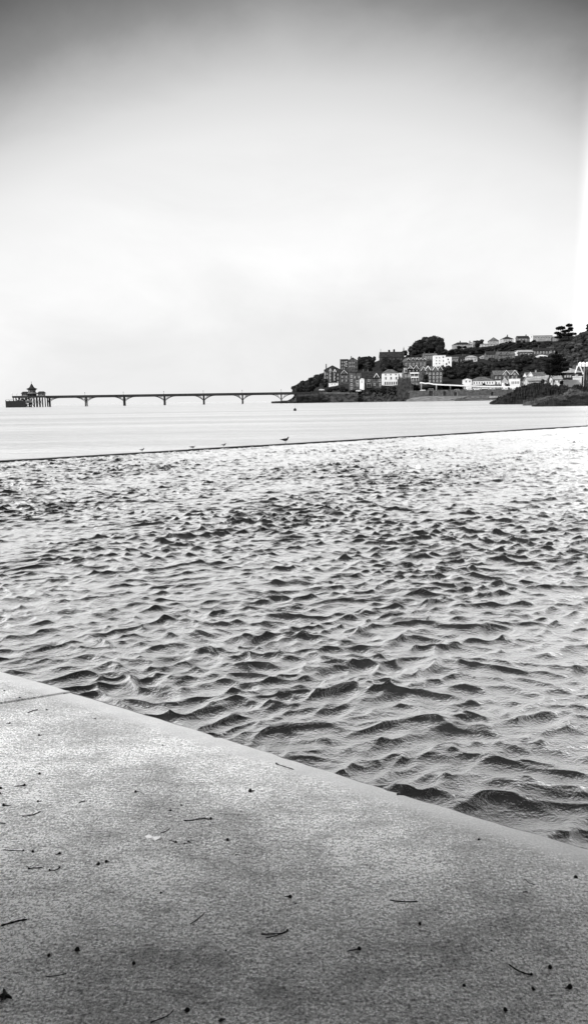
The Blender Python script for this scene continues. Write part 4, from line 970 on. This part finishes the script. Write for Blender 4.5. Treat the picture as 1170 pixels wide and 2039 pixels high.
AREAS = [   # label, group, outline of tree tops (x, y top), y bottom, number, width px, height px, kind
 ('dark tree in the wood covering the headland tip left of the gothic house', 'trees on the headland tip', [(588, 768), (596, 763), (605, 757), (618, 751), (632, 745), (648, 742)], 784, 50, (12, 18), 16, 'leaf'),
 ('dark tree in the wood on the slope above the slate roofed villa', 'trees above the slate roofed villa', [(706, 722), (716, 712), (735, 709), (757, 705), (800, 720)], 742, 30, (16, 24), 16, 'leaf'),
 ('dark tree in the belt between the skyline houses and the grey terrace', 'trees below the skyline houses', [(880, 694), (905, 695), (940, 691), (960, 692), (1000, 683), (1060, 680), (1100, 682)], 704, 46, (14, 22), 11, 'leaf'),
 ('dark tree in the big wood between the grey terrace and the waterfront roofs', 'trees in the middle wood', [(878, 730), (897, 719), (920, 725), (950, 722), (1000, 720), (1030, 712), (1065, 709), (1085, 706), (1110, 706)], 757, 85, (18, 28), 17, 'leaf'),
 ('greyish tree on the broad wooded slope at the right edge', 'trees on the right hand slope', [(1092, 690), (1110, 684), (1140, 678), (1158, 662), (1176, 656), (1205, 652)], 738, 130, (17, 26), 15, 'leaf_mid'),
 ('dark tree in the gardens around the mansion roofs', 'trees around the mansion', [(795, 712), (812, 706), (850, 706), (866, 712)], 716, 10, (9, 14), 9, 'leaf'),
 ('small dark garden bush in front of the skyline houses', 'garden bushes along the skyline', [(903, 689), (940, 685.5), (990, 683), (1020, 678), (1100, 675.5)], 697, 26, (5, 11), 5, 'leaf'),
 ('small dark garden bush in front of the grey terrace and its neighbours', 'garden bushes along the grey terrace', [(900, 718), (930, 717), (960, 711.5), (1000, 712), (1030, 705), (1104, 703.5)], 722, 30, (6, 12), 6, 'leaf_mid'),
 ('low dark bush on the bank under the villas and along the cliff top', 'bushes along the cliff top', [(640, 770), (655, 771), (690, 769), (700, 776), (730, 775), (760, 771), (790, 768), (835, 765)], 783, 40, (8, 14), 8, 'leaf'),
]
for lab, grp, top, ybot, num, wr, hpx, kind in AREAS:
    x_a, x_b = top[0][0], top[-1][0]; tries = 0; made = 0
    while made < num and tries < num*12:
        tries += 1; x_ = rgT.uniform(x_a, x_b); yt_ = interp(top, x_)
        u_ = rgT.random()**1.2 if made > num*.35 else 0.0
        y_t = yt_+u_*max(ybot-hpx-yt_, 0); w_ = rgT.uniform(*wr); h_ = hpx*rgT.uniform(.85, 1.2); yb = y_t+h_
        D_ = Dof(x_, yb)
        if grp == 'bushes along the cliff top': D_ = 619+rgT.uniform(-2, 2)
        bad = False
        for bx0, bx1, byt, byb, bD in BOXES:
            if D_ < bD+10 and x_+w_*.42 > bx0 and x_-w_*.42 < bx1 and y_t < byb-.42*(byb-byt) and yb > byt: bad = True; break
        if bad: continue
        t_ = tree(x_, yb, y_t, w_, lab, grp, kind, D=D_, name='bush' if 'bush' in lab else 'broadleaf_tree')
        if 'bush' in lab: t_['category'] = 'bush'
        made += 1
# layered pines
def pine(px, ybase, ytop, plates, D, label, tx, mat='needle', seed=1, name='pine_tree', r=.5, lean=0):
    k = D/F; O = at(px, ybase, D); T = thing(name, O, label, 'tree'); rg = random.Random(seed)
    lx_ = lambda x_: (x_-px)*k; lz_ = lambda y_: (ybase-y_)*k
    m_ = MB(); m_.tube([(lx_(tx), 0, -1), (lx_(lerp(tx, px, .5)), .1, lz_(lerp(ybase, ytop, .4))), (lx_(px+lean), 0, lz_(ytop+3))], [r, r*.8, r*.3], 7)
    for cx_, cy_, wx, hy in plates: m_.bar((lx_(lerp(tx, px, .5)), 0, lz_(cy_+(ybase-cy_)*.3)), (lx_(cx_), 0, lz_(cy_)), r*.35, 5, r*.15)
    m_.build('trunk', MT['bark'], T)
    m_ = MB()
    for cx_, cy_, wx, hy in plates:
        n_ = int(60+wx*hy*3.0)
        for _ in range(n_):
            a_ = rg.uniform(0, 6.283); q = rg.random()**.5; 
            c = Vector((lx_(cx_)+math.cos(a_)*q*wx*k/2, math.sin(a_)*q*wx*k/2, lz_(cy_)+(rg.random()-.45)*hy*k*math.sqrt(max(0, 1-q*q*.85))))
            nn = Vector((rg.gauss(0, .7), rg.gauss(0, .7), rg.gauss(0, 1))).normalized(); u_ = nn.orthogonal().normalized(); v_ = nn.cross(u_); s_ = rg.uniform(.35, .8)*max(D/620, .45)
            m_.add([c+u_*s_, c+v_*s_*.6, c-u_*s_, c-v_*s_*.6], [(0, 1, 2, 3)])
    m_.build('crown', MT[mat], T); return T
pine(1114, 682, 650, [(1114, 655, 18, 7), (1124, 661, 16, 6), (1108, 664, 12, 5), (1120, 667, 26, 5), (1110, 672, 14, 4)], 875, 'broad layered pine on the skyline with gaps of sky between its plates', 1116, seed=3, r=.6)
pine(1131, 680, 646, [(1131, 649.5, 12, 6), (1134, 655, 10, 4), (1131, 659, 14, 4), (1136, 666, 20, 5), (1128, 668, 20, 5)], 878, 'taller slim pine just right of the broad layered pine', 1131, seed=4, r=.5)
pine(1170, 680, 647, [(1171, 650, 12, 7), (1169, 655, 9, 4), (1176, 660, 20, 8)], 876, 'dark pine cut off by the right edge of the photo on the skyline', 1172, seed=5, r=.5)
pine(1103, 768, 707, [(1104, 711, 20, 7), (1112, 718, 24, 7), (1098, 721, 26, 8), (1116, 727, 26, 7), (1099, 732, 30, 8), (1113, 738, 28, 7), (1093, 742, 20, 6), (1107, 746, 34, 6), (1104, 724, 18, 10)], 290, 'large black wind bent pine standing over the waterfront huts', 1086, seed=6, r=.35)
pine(1121, 765, 730, [(1123, 737, 16, 7), (1117, 742, 18, 7)], 308, 'black low pine bough crossing behind the pyramid roofed pavilion', 1119, seed=7, r=.25)
for px, yb, D_, lab in ((1079, 764, 296, 'black bush left of the pine trunk beside the lean-to cottage'), (1117, 766, 295, 'black bush between the white huts and the parapet block'), (962, 768, 617, 'round dark bush before the long white hall'), (1008, 769, 615, 'small dark bush under the pointed gazebo')):
    tree(px, yb, yb-(9 if D_ < 400 else 5), 9 if D_ < 400 else 7, lab, None, D=D_, name='bush')['category'] = 'bush'

# ------------------------------------------------------------------ litter on the concrete
def P3(x_, y_, z_=0.0): p = onz(x_, y_, 0); return Vector((p.x, p.y, z_))
def twig(name, cat, label, pts2, mat='twig', r=.0022, knob=None, head='bud', lift=.0, group=None):
    A = P3(*pts2[0]); T = thing(name, A, label, cat, group); n = len(pts2)
    q = []
    for i, (x_, y_) in enumerate(pts2):
        p = P3(x_, y_)-A; t = i/(n-1) if n > 1 else 0; p.z = r*.8+lift*math.sin(math.pi*t); q.append(p)
    # smooth resample
    if n > 2:
        s_ = []
        for i in range(n-1):
            p0, p1, p2, p3 = q[max(i-1, 0)], q[i], q[i+1], q[min(i+2, n-1)]
            for u_ in (0, .25, .5, .75):
                s_.append(.5*((2*p1)+(p2-p0)*u_+(2*p0-5*p1+4*p2-p3)*u_*u_+(3*p1-p0-3*p2+p3)*u_**3))
        s_.append(q[-1]); q = s_
    rad = [r*(1.0+.25*math.sin(i*2.1)) for i in range(len(q))]; rad[-1] *= .6
    MB().tube(q, rad, 7).build('stem', MT[mat], T, True)
    for e in (knob or ()):
        c = q[0] if e == 0 else q[-1]; kr = r*2.2
        o = MB().lathe(0, 0, [(.001, -kr*.4), (kr*.8, 0), (kr, kr*.6), (kr*.6, kr*1.3), (.001, kr*1.7)], 8).build('bud', MT['bud'], T, True); o.location = c
    return T
def bud(x_, y_, label, s=1.0, tail=None, mat='bud'):
    A = P3(x_, y_); T = thing('fallen_bud', A, label, 'bud', 'fallen buds on the concrete')
    k = .0052*s; rg = random.Random(int(x_*7+y_))
    m_ = MB(); prof = [(.001, 0), (k*.8, k*.25), (k*1.05, k*.8), (k*.75, k*1.4), (k*.3, k*1.9), (.0005, k*2.1)]
    m_.lathe(0, 0, prof, 7); 
    vs = []
    a_ = rg.uniform(0, 6.28)
    for v in m_.v: vs.append((v[0]*1.3*math.cos(a_)-v[1]*math.sin(a_)+rg.uniform(-.1, .1)*k, v[0]*1.3*math.sin(a_)+v[1]*math.cos(a_), v[2]))
    m_.v = vs; m_.build('scale_cluster', MT[mat], T, True)
    tl = tail or (x_+rg.choice((-1, 1))*rg.uniform(3, 6), y_+rg.uniform(-1.5, 1.5))
    q = P3(*tl)-A; MB().tube([(0, 0, k*.7), (q.x*.5, q.y*.5, k*.5), (q.x, q.y, .002)], [k*.42, k*.3, k*.2], 5).build('stalk', MT['bud'], T, True)
    return T
bud(49, 1565, 'dark bud with its stalk pointing left, near the left edge above the curved twig', 1.1, (29, 1567))
bud(79, 1542, 'lone bud farthest up the left side of the concrete, short stalk to the left', 1.0, (72, 1542))
bud(2, 1571, 'upper one of two buds at the very left edge of the photo', 1.1); bud(1, 1581, 'lower one of two buds at the very left edge of the photo', .8)
bud(8, 1605, 'bud at the left edge with a short stalk pointing right', 1.2, (22, 1605))
bud(76, 1597, 'small bud just above the upturned curved twig at the left', .8, (83, 1596))
bud(270, 1578, 'pointed dark bud by itself in the upper middle left of the concrete', 1.0, (278, 1577))
bud(340, 1615, 'small bud above the long knobbed twig', .7); bud(361, 1604, 'faint tiny bud uphill from the long knobbed twig', .6)
bud(367, 1681, 'left one of two tiny buds right of the white crumpled petal', .6); bud(375, 1677, 'right one of two tiny buds right of the white crumpled petal', .7)
bud(350, 1678, 'dark tailed bud just right of the white crumpled petal', .8, (333, 1672))
bud(66, 1697, 'bud close to the right end of the straight left hand twig', .9, (60, 1695)); bud(119, 1701, 'bud with a tail pointing left, right of the straight left hand twig', .9, (110, 1703))
bud(196, 1722, 'left one of a close pair of dark buds near the two bud twig', 1.1, (199, 1719)); bud(212, 1717, 'right one of a close pair of dark buds near the two bud twig', 1.0, (211, 1720))
bud(320, 1779, 'solitary small bud midway between the white petal and the forked stalk', .7); bud(154, 1893, 'dark flat bud amid the dark stain at lower left', 1.3, (160, 1894))
bud(98, 1904, 'compact square bud left of the dark stain at lower left', .9); bud(267, 1920, 'compact dark bud alone near the bottom left of the concrete', 1.0)
bud(373, 2014, 'dark bud at the bottom edge left of centre', 1.2); bud(498, 1577, 'large teardrop bud beside the tiny white chip in the upper middle', 1.5, (507, 1575))
bud(453, 1674, 'bud with a tail to the left in the centre of the concrete', 1.1, (446, 1673)); bud(577, 1788, 'bud with a pointed tail right of centre above the double twig', 1.2, (566, 1786)); bud(588, 1800, 'tiny bud close below the pointed tailed bud', .5)
bud(952, 1673, 'small bud near the water edge on the right', .8); bud(835, 1841, 'bud in the right half below the straight dark twig', 1.0); bud(715, 1891, 'flat bud with a faint long tail right of the double twig', 1.1, (690, 1895))
bud(1094, 1928, 'bud just right of the long curled stalk', 1.1); bud(1133, 1968, 'bud nearest the bottom right corner', 1.3, (1124, 1969)); bud(923, 1964, 'small bud below the curved stalk at lower right', .8); bud(1060, 1971, 'bud below the long curled stalk', .9); bud(1005, 2013, 'bud at the bottom edge on the right', 1.1)
bud(40, 1390, 'bud on the far slab beyond the joint', .9, (36, 1391)); bud(9, 1376, 'tiny bud on the far slab at the left edge', .7); bud(93, 1414, 'tiny bud just this side of the slab joint', .7)
bud(190, 1432, 'tiny bud near the pale edge, left of centre', .7); bud(20, 1441, 'small bud with a tail close to the left edge below the slab joint', .9, (12, 1441)); bud(78, 1465, 'small bud in the grey stain at upper left', .9, (84, 1464)); bud(324, 1485, 'tiny bud near the pale edge strip', .6)
bud(425, 1462, 'small dark bud sitting on the water edge', .9, (430, 1465)); bud(470, 1703, 'tiny dark bud below the tailed bud in the centre', .5)
bud(1145, 1749, 'black bud resting on a white chip near the right edge', 1.2)
twig('twig', 'twig', 'short curved twig turned up at its right end, near the left edge', [(45, 1626), (62, 1624), (74, 1620), (82, 1616)], r=.0022)
twig('twig', 'twig', 'stubby twig between the curved twig and the solitary pointed bud', [(158, 1599), (164, 1597), (170, 1596)], 'twig_mid', .0028)
twig('twig', 'twig', 'forked twig end poking in at the left edge above the straight twig', [(0, 1639), (6, 1640), (12, 1641)], r=.002)
twig('twig', 'twig', 'long dark twig with a knob at its right end in the middle left', [(366, 1635), (384, 1634), (400, 1631), (420, 1632)], r=.0026, knob=(1,))
twig('twig', 'twig', 'small grey twig uphill to the right of the white crumpled petal', [(320, 1659), (330, 1656), (338, 1650)], 'twig_mid', .0018)
twig('twig', 'twig', 'straight thin dark twig with a knob, lying level at the left', [(7, 1693), (26, 1694), (47, 1695)], r=.0018, knob=(1,))
twig('twig', 'twig', 'bent dark twig left of the two bud twig', [(58, 1731), (68, 1729), (85, 1728)], r=.0019, knob=(0,))
twig('twig', 'twig', 'short twig with a bud at both ends', [(99, 1734), (110, 1733), (119, 1729)], r=.0018, knob=(0, 1))
twig('stalk', 'stalk', 'pale curved stalk left of centre above the dark stain', [(144, 1796), (149, 1789), (160, 1782)], 'twig_pale', .0014, lift=.01)
twig('twig', 'twig', 'thick dark twig pointing up to the right at the left edge', [(3, 1844), (25, 1838), (40, 1834), (55, 1832)], r=.0030)
twig('stalk', 'stalk', 'pale stub crossing the thick dark twig at the left edge', [(0, 1846), (6, 1835)], 'twig_pale', .0018, lift=.006)
twig('stalk', 'stalk', 'white arched stalk forming a fork with its dark shadow strip', [(358, 1821), (370, 1832), (376, 1840), (378, 1846)], 'twig_pale', .0017, lift=.010)
twig('twig', 'twig', 'thin dark strip painting the shadow cast up right by the white arched stalk', [(377, 1841), (392, 1832), (408, 1818)], 'twig', .0014)  # dark stem laid in place of the arched stalk's cast shadow
twig('stalk', 'stalk', 'pale bent stalk with a dark right end below the fork', [(424, 1873), (430, 1883), (438, 1889), (450, 1894)], 'twig_pale', .0014, lift=.006, knob=(1,))
twig('twig', 'twig', 'upper limb of the dark double twig with a knob in the bottom middle', [(520, 1861), (545, 1860), (560, 1859), (572, 1854)], r=.0019, knob=(1,))
twig('twig', 'twig', 'lower limb of the dark double twig in the bottom middle', [(529, 1868), (548, 1864), (571, 1856)], r=.0016)
twig('twig', 'twig', 'straight dark twig lying level in the right half', [(776, 1793), (800, 1796), (831, 1796)], r=.0020)
twig('twig', 'twig', 'thin grey twig near the right edge below the white chip', [(1043, 1750), (1052, 1758), (1064, 1762)], 'twig_mid', .0014)
twig('twig', 'twig', 'short stub below the thin grey twig near the right edge', [(1040, 1777), (1049, 1776)], 'twig_mid', .0022)
twig('stalk', 'stalk', 'curved pale stalk with a dark foot in the lower right', [(946, 1868), (952, 1880), (962, 1887), (977, 1894)], 'twig_pale', .0013, lift=.005, knob=(1,))
twig('stalk', 'stalk', 'pale upper length of the long curled stalk in the lower right', [(998, 1903), (1008, 1910), (1013, 1922)], 'twig_pale', .0015, lift=.006)
twig('twig', 'twig', 'dark curved length of the long curled stalk in the lower right', [(1012, 1921), (1028, 1932), (1045, 1939), (1057, 1942)], r=.0020, knob=(1,))
twig('stalk', 'stalk', 'pale hooked tip at the right of the long curled stalk', [(1057, 1941), (1068, 1937), (1074, 1928), (1075, 1918)], 'twig_pale', .0013, lift=.006)
twig('twig', 'twig', 'thin dark twig along the bottom edge left of centre', [(300, 2036), (325, 2027), (338, 2020), (346, 2011)], r=.0014)
twig('twig', 'twig', 'short dark twig overhanging the water edge near the middle', [(789, 1583), (800, 1583), (820, 1586)], r=.0040)
twig('twig', 'twig', 'thin twig lying along the pale edge strip left of centre', [(550, 1522), (566, 1527), (585, 1533)], 'twig', .0022, knob=(0,))
twig('twig', 'twig', 'faint thin twig slanting through the dark stain at lower left', [(92, 1945), (115, 1943), (134, 1938)], 'twig', .0012)
twig('twig', 'twig', 'faint slanting twig in the upper left stain', [(56, 1420), (66, 1416), (76, 1414)], 'twig_mid', .003)
twig('stalk', 'stalk', 'white straight stick in the middle of the concrete, right of centre', [(686, 1684), (695, 1678), (704, 1672)], 'chip', .0028)
def chip(name, label, x_, y_, pts2, th=.004, mat='chip', cat='petal', curl=.003):
    A = P3(x_, y_); T = thing(name, A, label, cat); a_ = []
    for i, (px, py) in enumerate(pts2): q = P3(px, py)-A; a_.append((q.x, q.y, .003+curl*(1+math.sin(i*2.3))))
    n = len(a_); c0 = (sum(v[0] for v in a_)/n, sum(v[1] for v in a_)/n, .003+curl*1.6); c1 = (c0[0], c0[1], .001)
    m_ = MB(); vs = a_+[(x2, y2, z2-th*.4) for x2, y2, z2 in a_]+[c0, c1]
    m_.add(vs, [(i, (i+1) % n, 2*n) for i in range(n)]+[(n+(i+1) % n, n+i, 2*n+1) for i in range(n)]+[(i, n+i, n+(i+1) % n, (i+1) % n) for i in range(n)])
    m_.build('blade', MT[mat], T); return T
chip('white_petal', 'large crumpled white petal lying left of centre on the concrete', 303, 1671, [(289, 1668), (298, 1667), (308, 1669), (320, 1670), (318, 1673), (309, 1675), (301, 1674), (292, 1671)], curl=.005)
chip('white_petal', 'tiny white chip beside the large teardrop bud', 524, 1574, [(521, 1573), (525, 1572), (528, 1574), (524, 1576)])
chip('white_petal', 'small white chip below the white straight stick', 668, 1699, [(664, 1697), (670, 1697), (674, 1700), (668, 1701)])
chip('white_petal', 'faint pale chip uphill between the white stick and the water edge', 808, 1671, [(803, 1670), (810, 1669), (814, 1672), (807, 1673)], mat='twig_pale')
chip('white_petal', 'white chip under the black bud near the right edge', 1145, 1755, [(1140, 1754), (1146, 1753), (1150, 1756), (1143, 1757)])
chip('white_petal', 'thin pale chip near the bottom in the middle', 570, 1966, [(565, 1965), (572, 1964), (575, 1967), (567, 1968)], mat='twig_pale')
chip('fallen_leaf', 'black lobed leaf in the bottom left corner', 10, 1987, [(7, 1972), (11, 1975), (15, 1981), (17, 1984), (24, 1989), (25, 1991), (21, 1993), (15, 1989), (12, 1992), (7, 1996), (1, 1997), (5, 1991), (-3, 1990), (-2, 1984), (6, 1983)], mat='bud', cat='leaf', curl=.004)
chip('fallen_leaf', 'small dark curled leaf on the bottom edge in the middle', 441, 2036, [(434, 2036), (440, 2032), (449, 2030), (444, 2036), (438, 2039)], mat='bud', cat='leaf')
print('trees', NTREE[0], 'objects', len(bpy.data.objects))
